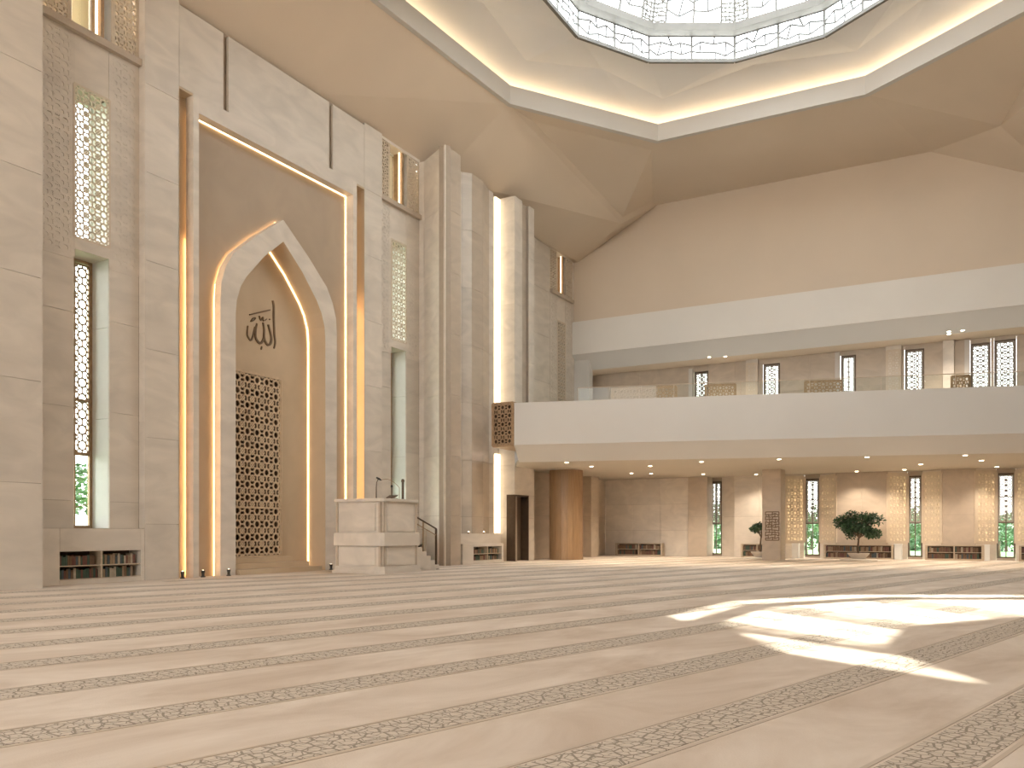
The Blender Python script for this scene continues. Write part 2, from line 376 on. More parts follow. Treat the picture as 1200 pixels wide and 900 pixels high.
    MB().box(-1.3, -.25, b0, b1, ZC-.02, ZC+.2).build('head', 'stone', cl)
    MB().box(-1.3, -.6, b0, b1, z0c-.15, z0c).build('sill', 'stone', cl)
bay(*bay1, near_return=False); bay(*bay2); bay(*bay3, lower=False, near_return=False, far_return=False)

# pillars and pleats between bay 2 and bay 3
def pt(px, t): return (t, on_t(px, t))
pl = [pt(497, 0), pt(521, 1.9), pt(540, 1.9), (0.9, on_t(540, 1.9)+.15), pt(541, .95), pt(553, 1.3), pt(566, 1.3), pt(573, 1.0), pt(578, 1.0)]
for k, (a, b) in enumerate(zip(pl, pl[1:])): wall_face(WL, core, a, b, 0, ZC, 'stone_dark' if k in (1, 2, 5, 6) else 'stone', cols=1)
led0 = pl[-1]; led1 = (1.0, on_t(590, 1.1))
wall_face(WL, core, (1.0, led0[1]), (.8, led0[1]), 0, ZC, cols=1, depth=.2)
wall_face(WL, core, (.8, led0[1]), (.8, led1[1]), 0, ZC, cols=1)
vb = led1[1]
wall_face(WL, core, (.8, vb), (1.8, vb), 0, ZC, cols=1)
vd0, vd1, ve = on_t(603.5, 1.8), on_t(619, 1.8), on_t(626, 1.8)
zd = 3.6
wall_face(WL, core, (1.8, vb), (1.8, vd0), 0, zd, cols=1)
wall_face(WL, core, (1.8, vd1), (1.8, ve), 0, zd, cols=1)
wall_face(WL, core, (1.8, vb), (1.8, on_t(612, 1.8)), zd, ZC, cols=1)
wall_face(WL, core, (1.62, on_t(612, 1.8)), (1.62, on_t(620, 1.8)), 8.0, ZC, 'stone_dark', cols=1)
wall_face(WL, core, (1.8, on_t(612, 1.8)), (1.8, on_t(620, 1.8)), zd, 8.0, cols=1)
wall_face(WL, core, (1.8, on_t(620, 1.8)), (1.8, ve), zd, ZC, cols=1)
wall_face(WL, core, (1.8, ve), (-.3, ve), 0, ZC, cols=1)
wall_face(WL, core, (-.3, ve), (-.3, bay3[0]), 7.9, ZC, cols=2)
core.box(-1.0, -.7, ve, 6.5, 0, ZC)
# under the gallery the wall steps forward
low = [(1.0, ve), (1.0, -4.9), (1.3, -4.9), (1.3, -1.8), (2.2, -1.8), (2.2, -.6), (1.3, -.6), (1.3, 2.6)]
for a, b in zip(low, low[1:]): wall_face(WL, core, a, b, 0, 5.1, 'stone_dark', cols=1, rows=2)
wall_face(WL, core, (-.3, V0), (-.3, VB+.3), 7.9, ZC, cols=1)
ends = [-74]
for b0_, b1_ in (bay1, bay2, bay3):
    c_ = (b0_+b1_)/2; ends += [c_-.95, c_+.95]
ends.append(6.5)
for k in range(0, len(ends), 2): core.box(-1.5, -1.3, ends[k], ends[k+1], 0, ZC)
for (b0_, b1_), zz in ((bay1, 1.5), (bay2, 1.5), (bay3, 9.9)): core.box(-1.5, -1.36, b0_, b1_, 0, zz)
core.box(.7, 1.2, -.4, 3.9, 0, 5.1)
core.build('wall_core', 'joint', WL)
# door
dr = structure('door_1', (1.5, (vd0+vd1)/2, 0))
MB().box(1.3, 1.36, vd0, vd1, 0, zd).build('door_leaf', 'doorshade', dr)
for v in (vd0, vd1): MB().box(1.3, 1.82, v-.04, v+.04, 0, zd).build('door_jamb', 'darkmetal', dr)
MB().box(1.3, 1.82, vd0, vd1, zd-.08, zd).build('door_head', 'darkmetal', dr)
MB().tube([(1.42, vd0+.25, 1.0), (1.42, vd0+.25, 1.5)], .03).build('door_handle', 'bronze', dr)

# ---------------- benches with book niches
def books_in(t0, v0, v1, z, hmax, where, n, axis='v', flip=1, depth=.22, fill=1.0):
    """a row of single books on one shelf; t0 = spine plane"""
    x = v0+.02; i = 0; names = list(BOOKC)
    wavg = (v1-v0-.04)*fill/n
    while x < v0+(v1-v0)*fill-.03 and i < n+4:
        w = min(wavg*random.uniform(.75, 1.25), v1-.01-x); h = hmax*random.uniform(.68, .88)
        c = random.choices(names, (5, 3, 3, 3, 2, 3) if axis == 'v' else (2, 3, 2, 1, .6, 7))[0]
        key = c
        if key not in BOOKMESH:
            mb = MB(); mb.box(-1, 0, 0, .1, 0, 1).box(-1, 0, .9, 1, 0, 1).box(-.06, 0.02, .02, .98, 0, 1)
            mb.box(-.98, -.04, .1, .9, .02, .98)
            b0 = mb.build('book', 'book_'+c); BOOKMESH[key] = b0; b = b0
        else:
            b = BOOKMESH[key].copy(); COL.objects.link(b)
        b.scale = (depth, w*.94, h)
        if axis == 'v': b.location = (t0, x, z)
        else:
            b.location = (x+w*.94, t0, z); b.rotation_euler = (0, 0, math.pi/2); b.rotation_euler = (0, 0, -math.pi/2); b.location = (x, t0, z)
        o_ = ORD[i]+' from the left' if i else 'leftmost'
        tag(b, '%s book, %s on the %s' % (c, o_, where), 'book', 'books on the %s' % where)
        x += w; i += 1
BOOKMESH = {}
ORD = 'first second third fourth fifth sixth seventh eighth ninth tenth eleventh twelfth thirteenth fourteenth fifteenth sixteenth seventeenth eighteenth nineteenth twentieth twenty-first twenty-second'.split()
def niche_bench(name, label, tf, v0, v1, h, nv0, nv1, nz0, nz1, where, back=-.3, n=(13, 12, 14, 13), mt='stone'):
    o = thing(name, label, 'bench', (tf, (v0+v1)/2, 0))
    for k, (a, b, c, d) in enumerate(((v0, nv0, 0, h), (nv1, v1, 0, h), (nv0, nv1, 0, nz0), (nv0, nv1, nz1, h))):
        MB().box(back, tf, a+.004, b-.004, c+.003, d-.003).build('stone_panel', mt, o)
    MB().box(tf-.62, tf-.58, nv0, nv1, nz0, nz1).build('back_panel', 'darkback', o)
    zm = (nz0+nz1)/2+.0; vm = (nv0+nv1)/2
    MB().box(tf-.58, tf-.02, nv0, nv1, zm-.03, zm).build('shelf', 'case', o)
    MB().box(tf-.58, tf-.02, nv0, nv1, nz0, nz0+.02).build('shelf', 'case', o)
    MB().box(tf-.58, tf-.015, vm-.03, vm+.03, nz0, nz1).build('divider', 'case', o)
    hs = zm-.03-nz0-.02
    for k, (a, b, z, s) in enumerate(((nv0, vm-.03, zm, 'upper left shelf'), (vm+.03, nv1, zm, 'upper right shelf'),
                                      (nv0, vm-.03, nz0+.02, 'lower left shelf'), (vm+.03, nv1, nz0+.02, 'lower right shelf'))):
        books_in(tf-.15, a, b, z, hs, s+' '+where, n[k], fill=(.9, .95, 1.0, .82)[k])
    return o
niche_bench('niche_bench', 'long stone bench with a book niche under the tall window left of the prayer niche', 0, vA+.02, bay1[1]-.003, 1.7,
            on_t(70, 0), on_t(165, 0), .15, 1.0, 'left of the niche', back=-.69, n=(16, 15, 17, 15))
niche_bench('niche_bench', 'stone bench with a book niche half hidden behind the pulpit stair rail', .25, bay2[0]+.02, bay2[1]-.003, 1.7,
            -19.3, -17.2, .15, 1.0, 'behind the stair rail', back=-.69, n=(9, 9, 9, 9))
b3 = on_t(541, 1.9)+.1, on_t(590, 1.9)
niche_bench('niche_bench', 'low stone bench with books beside the bright vertical light strip', 1.9, b3[0], b3[1], 1.0,
            on_t(555, 1.9), on_t(588, 1.9), .15, .85, 'under the light strip', back=1.31, n=(9, 9, 9, 9))
tag(MB().box(1.31, 1.75, b3[0], b3[1], 1.0, 1.5).build('stone_ledge', 'stone'), 'pale stone ledge stacked on the low book bench under the light strip', 'ledge')

# ---------------- LED strips
def strip(x0, x1, y0, y1, z0, z1, label, m='led', group=None):
    return tag(MB().box(x0, x1, y0, y1, z0, z1).build('glow_strip', m), label, 'light strip', group)
s0, s1 = on_t(581, .9), on_t(586.5, .9)
strip(.801, .9, s0, s1, 1.52, 5.8, 'bright vertical light strip below the bronze lattice box', 'glowhot')
strip(.801, .9, s0, s1, 7.95, ZC-.05, 'tall bright vertical light strip above the bronze lattice box', 'glowhot')

# ---------------- prayer niche (mihrab)
vc = (v210+v427)/2
MH = thing('prayer_niche', 'tall pointed arch prayer niche with glowing edges in a rectangular stone frame', 'prayer niche', (0, vc, 0))
TB = -0.42
hw_o = (v427-v210)/2; r0, r1 = .56, .80
outer = [(1, 0), (1, 10.0), (.985, 10.6), (.92, 11.2), (.8, 11.8), (.45, 12.75), (0, 13.8)]
inner = [(1, 0), (1, 9.55), (.98, 10.1), (.90, 10.65), (.78, 11.1), (.43, 12.05), (0, 12.95)]
HWo, HWi = 3.13, 2.42
ach = -26.42
L = [(ach-a*HWo, z) for a, z in outer]; Rr = [(ach+a*HWo, z) for a, z in outer][::-1][1:]
O = L+Rr
Li = [(ach-a*HWi, z) for a, z in inner]; Ri = [(ach+a*HWi, z) for a, z in inner][::-1][1:]
I = Li+Ri
# inner panel with arch-shaped hole (vertical strips over the arch)
zt = ZF-.6; pv0, pv1 = v210+r1-.1, v427-r1+.1
hole = [(ach+(v-ach)*.96, z-.15 if z > 0 else 0) for v, z in O]
mb = MB()
mb.slab([(TB, pv0, 0), (TB, hole[0][0], 0), (TB, hole[0][0], zt), (TB, pv0, zt)], (-.1, 0, 0))
mb.slab([(TB, hole[-1][0], 0), (TB, pv1, 0), (TB, pv1, zt), (TB, hole[-1][0], zt)], (-.1, 0, 0))
for (a, za), (b, zb) in zip(hole, hole[1:]):
    if abs(a-b) > 1e-4: mb.slab([(TB, a, za), (TB, b, zb), (TB, b, zt), (TB, a, zt)], (-.1, 0, 0))
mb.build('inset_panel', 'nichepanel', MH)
MB().box(TB-.1, TB, v210, pv0, 0, ZF).build('side_recess', 'niche', MH)
MB().box(TB-.1, TB, pv1, v427, 0, ZF).build('side_recess', 'niche', MH)
# outer jamb returns and rib frame
MB().box(TB, 0, v210-.02, v210+.01, 0, ZF).build('jamb', 'niche', MH)
MB().box(TB, 0, v427-.01, v427+.02, 0, ZF).build('jamb', 'niche', MH)
MB().box(TB+.08, .04, v210+r0, v210+r1, 0, ZF).build('rib', 'stone', MH)
MB().box(TB+.08, .04, v427-r1, v427-r0, 0, ZF).build('rib', 'stone', MH)
MB().box(TB+.08, .04, v210+r1, v427-r1, ZF-.6, ZF).build('head_rib', 'stone', MH)
MB().box(TB, .0, v210, v210+r0, ZF-.08, ZF).build('cap', 'niche', MH)
MB().box(TB, .0, v427-r0, v427, ZF-.08, ZF).build('cap', 'niche', MH)
# arch surround: proud ring with an intrados going back to the niche wall
mb = MB(); tf = 0.0; tb = TB+.1; tn = -.95
n = len(O)
for i in range(n-1):
    a, b, c, d = O[i], O[i+1], I[i+1], I[i]
    mb.add([(tf, *a), (tf, *b), (tf, *c), (tf, *d)], [(0, 1, 2, 3)])
    mb.add([(tb, *a), (tb, *b), (tf, *b), (tf, *a)], [(0, 1, 2, 3)])
    mb.add([(tb, *a), (tb, *b), (tb, b[0]*.93+ach*.07, b[1]-.15), (tb, a[0]*.93+ach*.07, a[1]-.15 if a[1] else 0)], [(0, 1, 2, 3)])
mb.build('arch_surround', 'stone', MH)
mb = MB()
for i in range(n-1):
    c, d = I[i+1], I[i]
    k = lambda p: (ach+(p[0]-ach)*1.05, p[1]+(.12 if p[1] else 0))
    mb.add([(tf-.001, *d), (tf-.001, *c), (tn-.1, *c), (tn-.1, *d)], [(0, 1, 2, 3)])
    mb.add([(tf-.02, *k(d)), (tf-.02, *k(c)), (tn-.1, *k(c)), (tn-.1, *k(d))], [(0, 1, 2, 3)])
mb.build('arch_soffit', 'niche', MH)
MB().box(tn-.15, tn, ach-3.0, ach+3.0, 0, 13.4).build('back_wall', 'niche', MH)
# steps
for k, (tfr, hh, a, b) in enumerate(((.12, .2, -28.75, -24.35), (-.25, .4, -28.75, -24.7), (-.58, .6, -28.75, -25.2))):
    MB().box(tn, tfr, max(a, ach-HWi+.02), b, hh-.2, hh-.005).build('step', 'niche', MH)
# glowing edges
def led(x0, x1, y0, y1, z0, z1, m='led'): return MB().box(x0, x1, y0, y1, z0, z1).build('glow_strip', m, MH)
led(TB+.005, TB+.07, v210+r0+.12, v210+r0+.17, .1, 11.8, 'ledside')
led(TB+.005, TB+.07, v427-r0-.07, v427-r0-.02, .1, 11.8, 'ledside')
led(TB+.005, TB+.04, v210+r1-.03, v210+r1+.008, .1, zt)
led(TB+.005, TB+.04, v427-r1-.008, v427-r1+.03, .1, zt)
led(TB+.005, TB+.04, v210+r1, v427-r1, zt-.008, zt+.03)
mb = MB()
for i in range(len(O)-1):
    a, b = Vector((TB+.05, *O[i])), Vector((TB+.05, *O[i+1])); sg = Vector((0, .07 if (O[i][0]+O[i+1][0])/2 < ach else -.07, -.06))
    mb.bar(a+sg, b+sg, .045, (1, 0, 0), .03)
mb.build('glow_strip', 'led', MH)
mb = MB()
for i in range(len(I)//2, len(I)-1):
    a, b = Vector((tn+.03, *I[i])), Vector((tn+.03, *I[i+1]))
    mb.bar(a+Vector((0, -.02, -.02)), b+Vector((0, -.02, -.02)), .035, (1, 0, 0), .02)
mb.build('glow_strip', 'led', MH)
led(.05, .1, -28.6, -24.4, .015, .035)
# carved screen standing in the niche
gv0, gv1, gz0, gz1 = ach-HWi+.03, on_t(327, tn), .62, 7.75
GR = thing('carved_screen', 'tall brown carved lattice screen at the top of the niche steps', 'screen', (tn+.03, (gv0+gv1)/2, gz0))
star_lattice(MB(), (tn+.14, gv0+.05, gz0), (0, 1, 0), (0, 0, 1), (1, 0, 0), gv1-gv0-.1, gz1-gz0, .52, .05, .05).build('lattice', 'goldlat', GR, kind='stuff')
MB().box(tn+.01, tn+.03, gv0, gv1, gz0, gz1).build('backing', 'darkback', GR)
for a, b, c, d in ((gv0, gv0+.06, gz0, gz1), (gv1-.06, gv1, gz0, gz1), (gv0, gv1, gz1-.06, gz1+.05), (gv0, gv1, gz0-.02, gz0+.05), (gv0, gv1, 2.5, 2.56)):
    MB().box(tn+.03, tn+.17, a, b, c, d).build('frame_bar', 'goldlat', GR)
# calligraphy
def stroke(mb, pts, w0, w1):
    P = []
    for x, y in pts:
        px, py = 280+x/12.86, 345+y/12.86
        v = on_t(px, tn); P.append(Vector((tn+.05, v, zat(py, tn, v))))
    Q = []                                           # Catmull-Rom smoothing
    for i in range(len(P)-1):
        p0, p1, p2, p3 = P[max(i-1, 0)], P[i], P[i+1], P[min(i+2, len(P)-1)]
        for s in range(5):
            t = s/5; Q.append(.5*((2*p1)+(-p0+p2)*t+(2*p0-5*p1+4*p2-p3)*t*t+(-p0+3*p1-3*p2+p3)*t**3))
    Q.append(P[-1]); m = len(Q); vs = []; fs = []
    for i, q in enumerate(Q):
        t = (Q[min(i+1, m-1)]-Q[max(i-1, 0)]).normalized(); k = t.cross(Vector((1, 0, 0))).normalized()
        w = (w0+(w1-w0)*i/(m-1))*(.55+.45*math.sin(math.pi*min(1, max(0, (i+1)/(m+1))))**.5)
        vs += [q-k*w, q+k*w, q-k*w-Vector((.05, 0, 0)), q+k*w-Vector((.05, 0, 0))]
    for i in range(m-1):
        a = 4*i; fs += [(a, a+1, a+5, a+4), (a+2, a+6, a+7, a+3), (a, a+4, a+6, a+2), (a+1, a+3, a+7, a+5)]
    fs += [(0, 2, 3, 1), (4*m-4, 4*m-3, 4*m-1, 4*m-2)]
    mb.add(vs, fs)
CG = thing('calligraphy', 'dark bronze Arabic calligraphy on the niche wall above the lattice screen', 'calligraphy', (tn+.02, on_t(305, tn), 8.5))
for pts, w0, w1 in (([(502, 95), (518, 180), (518, 350), (527, 600), (540, 720), (522, 815)], .045, .03),
                    ([(155, 308), (300, 273), (462, 236)], .025, .03),
                    ([(300, 325), (325, 390), (355, 345), (362, 400), (412, 372)], .022, .018),
                    ([(240, 350), (205, 362), (175, 408), (215, 392), (245, 358)], .02, .018),
                    ([(435, 455), (455, 530), (482, 650), (472, 735), (430, 762), (392, 715), (372, 640), (372, 540), (358, 425)], .045, .04),
                    ([(372, 640), (350, 705), (315, 738), (272, 705), (244, 640), (246, 540), (264, 440)], .045, .035),
                    ([(235, 490), (205, 620), (175, 692), (138, 655), (118, 600), (127, 475)], .03, .025),
                    ([(338, 785), (330, 832)], .025, .02), ([(452, 372), (462, 384)], .02, .02)):
    mb = MB(); stroke(mb, pts, w0, w1); mb.build('letter_stroke', 'ink', CG)
# small black floor uplights at the foot of the frame
for px, py, t, wh in ((214, 0, .12, 'at the far left foot of the niche frame'), (238, 0, .10, 'between the left rib and the arch'),
                      (268, 0, .15, 'at the left foot of the arch surround'), (388, 0, .15, 'at the right foot of the arch surround')):
    v = on_t(px, t); U = thing('floor_uplight', 'small black floor uplight '+wh, 'lamp', (t, v, .004))
    MB().lathe([(.08, .004), (.08, .04), (.05, .05), (.05, .15), (.065, .17), (.065, .25)], t, v, 14).build('body', 'black', U)
    MB().lathe([(.03, .251), (.03, .256)], t, v, 14).build('lens', 'lens', U)

# ---------------- floor and carpet borders
FL = MB().box(-.9, 27.3, -74, 6.5, -.3, 0).build('floor', 'carpet'); FL['kind'] = 'structure'
dx, dy = hall(.95*1, 1); dx -= CT; dy -= CV; l = math.hypot(dx, dy); dx /= l; dy /= l      # direction of the borders
px_, py_ = dy, -dx                                                                       # to their right
qs = [-.1, -1.95, -3.72, -5.45, -7.4, -9.4, -11.35, -13.3, -15.25, -17.2, -19.15, -21.1, -23.05, -25.0, -26.95, -28.9, -30.8]
def clip_line(x0, y0):
    ts = []
    lo, hi = -1e9, 1e9
    for c, d, a, b in ((x0, dx, .95, 27.2), (y0, dy, -59, 2.4)):
        t0, t1 = (a-c)/d, (b-c)/d; lo = max(lo, min(t0, t1)); hi = min(hi, max(t0, t1))
    return lo, hi
for q in qs:
    x0, y0 = CT+px_*q, CV+py_*q; lo, hi = clip_line(x0, y0)
    if hi-lo < 3: continue
    hi -= .6; lo += .2; hwid = .25
    P = [(x0+dx*s+px_*h, y0+dy*s+py_*h) for s, h in ((lo, -hwid), (lo, hwid), (hi, hwid), (hi, -hwid))]
    mb = MB(); mb.prism(P, .0005, .004); mb.build('carpet_border', 'border', FL)
    for sg in (-1, 1):
        P = [(x0+dx*s+px_*h, y0+dy*s+py_*h) for s, h in ((lo, sg*(hwid+.05)-.02), (lo, sg*(hwid+.05)+.02), (hi, sg*(hwid+.05)+.02), (hi, sg*(hwid+.05)-.02))]
        MB().prism(P, .0005, .004).build('border_edging', 'stone_dark', FL)

# ---------------- lower back wall under the gallery
WB = structure('wall_back'); core = MB()
LZ = 5.1
t810, t828 = on_v(808, 2.6), on_v(829, 2.4)
wall_face(WB, core, (1.3, 2.6), (t810, 2.6), 0, LZ, rows=3, cols=3)
wall_face(WB, core, (t810, 2.6), (t810, 2.3), 0, LZ, cols=1)
wall_face(WB, core, (t810, 2.3), (t828, 2.3), 0, LZ, 'stone_dark', rows=2, cols=1)
wins = [(832, 846), (943, 961), (1064, 1081), (1168, 1190)]
W_ = [(on_v(a, VB), on_v(b, VB)) for a, b in wins]
wall_face(WB, core, (t828, 2.3), (t828+.02, VB), 0, LZ, 'stone_dark', cols=1)
core.prism([(t828, VB), (W_[0][0], VB), (W_[0][0], VB+.35), (t828, VB+.35)], 0, LZ)
def yframe(win, y, x0, x1, z0, z1, w, rails, lat=None, latcell=.3, m='darkmetal'):
    MB().box(x0, x0+w, y-.06, y+.06, z0, z1).box(x1-w, x1, y-.06, y+.06, z0, z1).box(x0+w, x1-w, y-.06, y+.06, z0, z0+w).box(x0+w, x1-w, y-.06, y+.06, z1-w, z1).build('window_frame', m, win)
    for r in rails: MB().box(x0+w, x1-w, y-.05, y+.05, r-.03, r+.03).build('rail', m, win)
    c = (x0+x1)/2; MB().box(c-.025, c+.025, y-.045, y+.045, z0+w, z1-w).build('mullion', m, win)
    MB().box(x0+w, x1-w, y+.002, y+.014, z0+w, z1-w).build('pane', 'glass', win)
    if lat:
        star_lattice(MB(), (x0+w, y-.03, lat[0]), (1, 0, 0), (0, 0, 1), (0, -1, 0), x1-x0-2*w, lat[1]-lat[0], latcell, .05, .04).build('lattice', 'winlat', win, kind='stuff')
prev = None
flats = []
for k, (a, b) in enumerate(W_):
    WINDOWS[0] += 1; win = structure('window_%d' % WINDOWS[0], ((a+b)/2, VB, 0))
    zt_ = 4.85
    yframe(win, VB+.1, a, b, .12, zt_, .09, (2.1, 3.55), (2.13, zt_-.09))
    core.box(a, b, VB, VB+.35, 0, .12); core.box(a, b, VB, VB+.35, zt_, LZ)
    # slanted perforated screens flanking the window
    wd = 1.0
    for side in ((1,) if k == 0 else (-1, 1)):
        e = b if side > 0 else a
        p, q = (e, VB-.02), (e+side*wd, VB-.75)
        if side < 0: p, q = q, p
        if k == 0:
            wall_face(WB, core, p, q, 0, LZ, rows=2, cols=1); continue
        L_ = math.hypot(q[0]-p[0], q[1]-p[1]); u = ((q[0]-p[0])/L_, (q[1]-p[1])/L_, 0); nr = (u[1], -u[0], 0)
        off = lambda r, d: (r[0]+nr[0]*d, r[1]+nr[1]*d)
        wall_face(WB, core, p, q, 0, .95, rows=1, cols=1); wall_face(WB, core, p, q, 4.95, LZ, rows=1, cols=1)
        SC = thing('perforated_screen', ('cream perforated screen on the %s side of the %s' % ('right' if side > 0 else 'left',
                   ('', 'window beside the square column', 'window right of the big potted tree', 'rightmost low window')[k])), 'screen', (p[0], p[1], .95))
        star_lattice(MB(), (*p, .95), u, (0, 0, 1), nr, L_, 4.0, .42, .075, .05).build('lattice', 'screen', SC, kind='stuff')
        MB().prism([off(p, -.06), off(q, -.06), off(q, -.09), off(p, -.09)][::-1], .95, 4.95).build('frosted_pane', 'frosted', SC)
    flats.append((a-wd if k else None, b+wd))
for i in range(3):
    a, b = flats[i][1], flats[i+1][0]
    wall_face(WB, core, (a, VB-.75), (b, VB-.75), 0, LZ, 'stone_dark' if i else 'stone', rows=2, cols=2 if b-a > 2 else 1)
wall_face(WB, core, (flats[3][1], VB-.75), (27.3, VB-.75), 0, LZ, rows=2, cols=1)

# ---------------- gallery (upper level) wall with windows
ups = [(813, 830, 436), (894, 914, 427), (985, 1003, 417), (1060, 1083, 410), (1137, 1161, 403), (1165, 1191, 399)]
X = [(on_v(a, VB), on_v(b, VB)) for a, b, c in ups]
cur = -.3
for (a, b), (pa, pb, py) in zip(X, ups):
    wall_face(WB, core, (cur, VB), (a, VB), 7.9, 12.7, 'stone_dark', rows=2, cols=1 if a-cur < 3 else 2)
    zt_ = zat(py, a, VB)
    core.box(a, b, VB, VB+.35, zt_, 12.7); core.box(a, b, VB, VB+.35, 7.9, 8.1)
    MB().box(a, b, VB-.002, VB+.05, zt_, 12.7).build('stone_panel', 'stone_dark', WB)
    WINDOWS[0] += 1; win = structure('window_%d' % WINDOWS[0], ((a+b)/2, VB, 8.1))
    yframe(win, VB+.2, a, b, 8.1, zt_, .08, (), (8.2, zt_-.08), .3)
    if pa in (985, 1137, 813): MB().box(a-.28, a-.02, VB-.25, VB+.1, 7.9, zt_+.2).build('jamb', 'parapet', win)
    cur = b
wall_face(WB, core, (cur, VB), (27.3, VB), 7.9, 12.7, 'stone_dark', rows=2, cols=1)
# pilasters with pale perforated screens in the gallery
for pa, pb, lat in ((672, 692, 0), (874, 888, 1), (1038, 1056, 1), (1105, 1118, 0)):
    a, b = on_v(pa, VB-.3), on_v(pb, VB-.3)
    P_ = MB().box(a, b, VB-.3, VB-.002, 7.9, 12.6).build('pilaster', 'stone', WB)
    if lat: star_lattice(MB(), (a+.05, VB-.3, 8), (1, 0, 0), (0, 0, 1), (0, -1, 0), b-a-.1, 4.2, .3, .05, -.03).build('lattice', 'screen', WB, kind='stuff')
# upper wall above the gallery opening
par_t0 = on_v(669, V0)
mb = MB()
zp1, zp0 = zat(378, par_t0, V0), zat(416, par_t0, V0)
K1 = (0.0, V0+.3, ZC); K2 = (on_v(770, V0+.3), V0+.3, ZR); K3 = (on_v(1090, V0+.3), V0+.3, ZR); K4 = (27.3, V0+.3, ZC)
mb.slab([(-.3, V0+.3, zp1-.5), (27.3, V0+.3, zp1-.5), K4, K3, K2, K1, (-.3, V0+.3, ZC)], (0, .3, 0))
mb.build('upper_panel', 'plaster', WB)
core.build('wall_core', 'joint', WB)

M['parapet_high'] = mat('upper_parapet_plaster', (0.75, 0.705, 0.64), 0.7, noise=(0.3, 0.03, (1, 1, 1), 0.3))
UG = thing('upper_gallery', 'high gallery front with a plain pale parapet and sloped soffit near the ceiling', 'gallery', (14, V0, zp0))
MB().box(par_t0, 27.3, V0, V0+.35, zp0, zp1).build('parapet', 'parapet_high', UG)
zl = zat(433, on_v(690, V0+.6), V0+.6)
MB().slab([(par_t0, V0+.03, zp0), (27.3, V0+.03, zp0), (27.3, V0+.9, zl), (par_t0+.6, V0+.9, zl)][::-1], (0, .1, .12)).build('soffit', 'parapet', UG)
MB().box(-.3, 27.3, V0+.9, VB+.4, zl, zl+.25).build('gallery_ceiling', 'plaster', UG)
MB().box(on_v(674, V0+.6), on_v(692, V0+.6), V0+.35, V0+.95, 7.9, zp0+.05).build('end_pier', 'parapet', UG)

# ---------------- lower balcony
BL, BR = hall((602-600)/1000*42, 42), hall(.6*37, 37)
bd = ((BR[0]-BL[0]), (BR[1]-BL[1])); bl = math.hypot(*bd); bd = (bd[0]/bl, bd[1]/bl); bn = (-bd[1], bd[0])     # bn points behind the parapet
ext = (27.3-BL[0])/bd[0]; BE = (27.3, BL[1]+bd[1]*ext)
zb1, zb0, zb2 = 7.94, 5.86, 5.1
LB = thing('balcony', 'long cream balcony with solid parapet crossing the hall above the low windows', 'balcony', (14, -10, zb0))
off = lambda p, d: (p[0]+bn[0]*d, p[1]+bn[1]*d)
MB().prism([BL, BE, (27.3, off(BE, .3)[1]), off(BL, .3)], zb0, zb1).build('parapet', 'parapet', LB)
lipA = (on_t(621, 1.8)*0+3.4, off(BL, 1.1)[1]); lipB = (27.3, BE[1]+1.1)
MB().slab([(BL[0], BL[1]+.03, zb0), (27.3, BE[1]+.03, zb0), (27.3, lipB[1], zb2), (lipA[0], lipA[1], zb2)][::-1], (0, .1, .12)).build('soffit', 'parapet', LB)
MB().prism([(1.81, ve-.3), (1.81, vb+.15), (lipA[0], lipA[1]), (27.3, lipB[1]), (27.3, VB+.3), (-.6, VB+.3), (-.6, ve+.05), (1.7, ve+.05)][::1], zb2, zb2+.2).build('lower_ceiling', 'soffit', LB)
MB().prism([(1.82, vb+.15), (BL[0], BL[1]+.35), (27.3, BE[1]+.35), (27.3, VB+.3), (-.6, VB+.3), (-.6, ve+.05), (1.82, ve+.05)], 7.0, 7.25).build('floor_slab', 'parapet', LB)
# lattice box at the balcony's left end
sb0 = on_v(577, BL[1]-.05)
BX = thing('lattice_box', 'dark bronze lattice box closing the left end of the balcony', 'screen', (BL[0]-.6, BL[1], zb0))
star_lattice(MB(), (sb0, BL[1]-.05, zb0), (1, 0, 0), (0, 0, 1), (0, -1, 0), BL[0]-.02-sb0, zb1-zb0+.02, .42, .05, .04).build('lattice', 'bronze', BX, kind='stuff')
MB().box(sb0, BL[0]-.03, BL[1]+.12, BL[1]+.17, zb0, zb1).build('backing', 'darkback', BX)
MB().box(sb0, sb0+.05, BL[1], BL[1]+3.0, zb0, zb1).build('side_panel', 'bronze', BX)
MB().box(sb0, BL[0]-.03, BL[1], BL[1]+3.2, zb0-.06, zb0).build('base', 'bronze', BX)
MB().box(sb0, BL[0]-.03, BL[1], BL[1]+3.2, zb1, zb1+.06).build('top', 'bronze', BX)
# glass balustrade on the parapet, with lattice lengths
RL = thing('balustrade', 'low clear glass balustrade with thin bronze handrail on top of the balcony', 'railing', (14, -9, zb1))
gy = lambda t: BL[1]+(t-BL[0])*(BE[1]-BL[1])/(27.3-BL[0])+.22
ta = on_v(672, gy(5)); segs = 14
for k in range(segs):
    a = ta+(27.2-ta)*k/segs; b = ta+(27.2-ta)*(k+1)/segs
    MB().add([(a+.02, gy(a), zb1), (b-.02, gy(b), zb1), (b-.02, gy(b), zb1+.62), (a+.02, gy(a), zb1+.62),
              (a+.02, gy(a)+.02, zb1), (b-.02, gy(b)+.02, zb1), (b-.02, gy(b)+.02, zb1+.62), (a+.02, gy(a)+.02, zb1+.62)],
             [(0, 1, 2, 3), (7, 6, 5, 4), (0, 4, 5, 1), (1, 5, 6, 2), (2, 6, 7, 3), (3, 7, 4, 0)]).build('pane', 'glass', RL)
MB().tube([(ta, gy(ta)+.01, zb1+.65), (27.2, gy(27.2)+.01, zb1+.65)], .018, 6).build('handrail', 'case', RL)
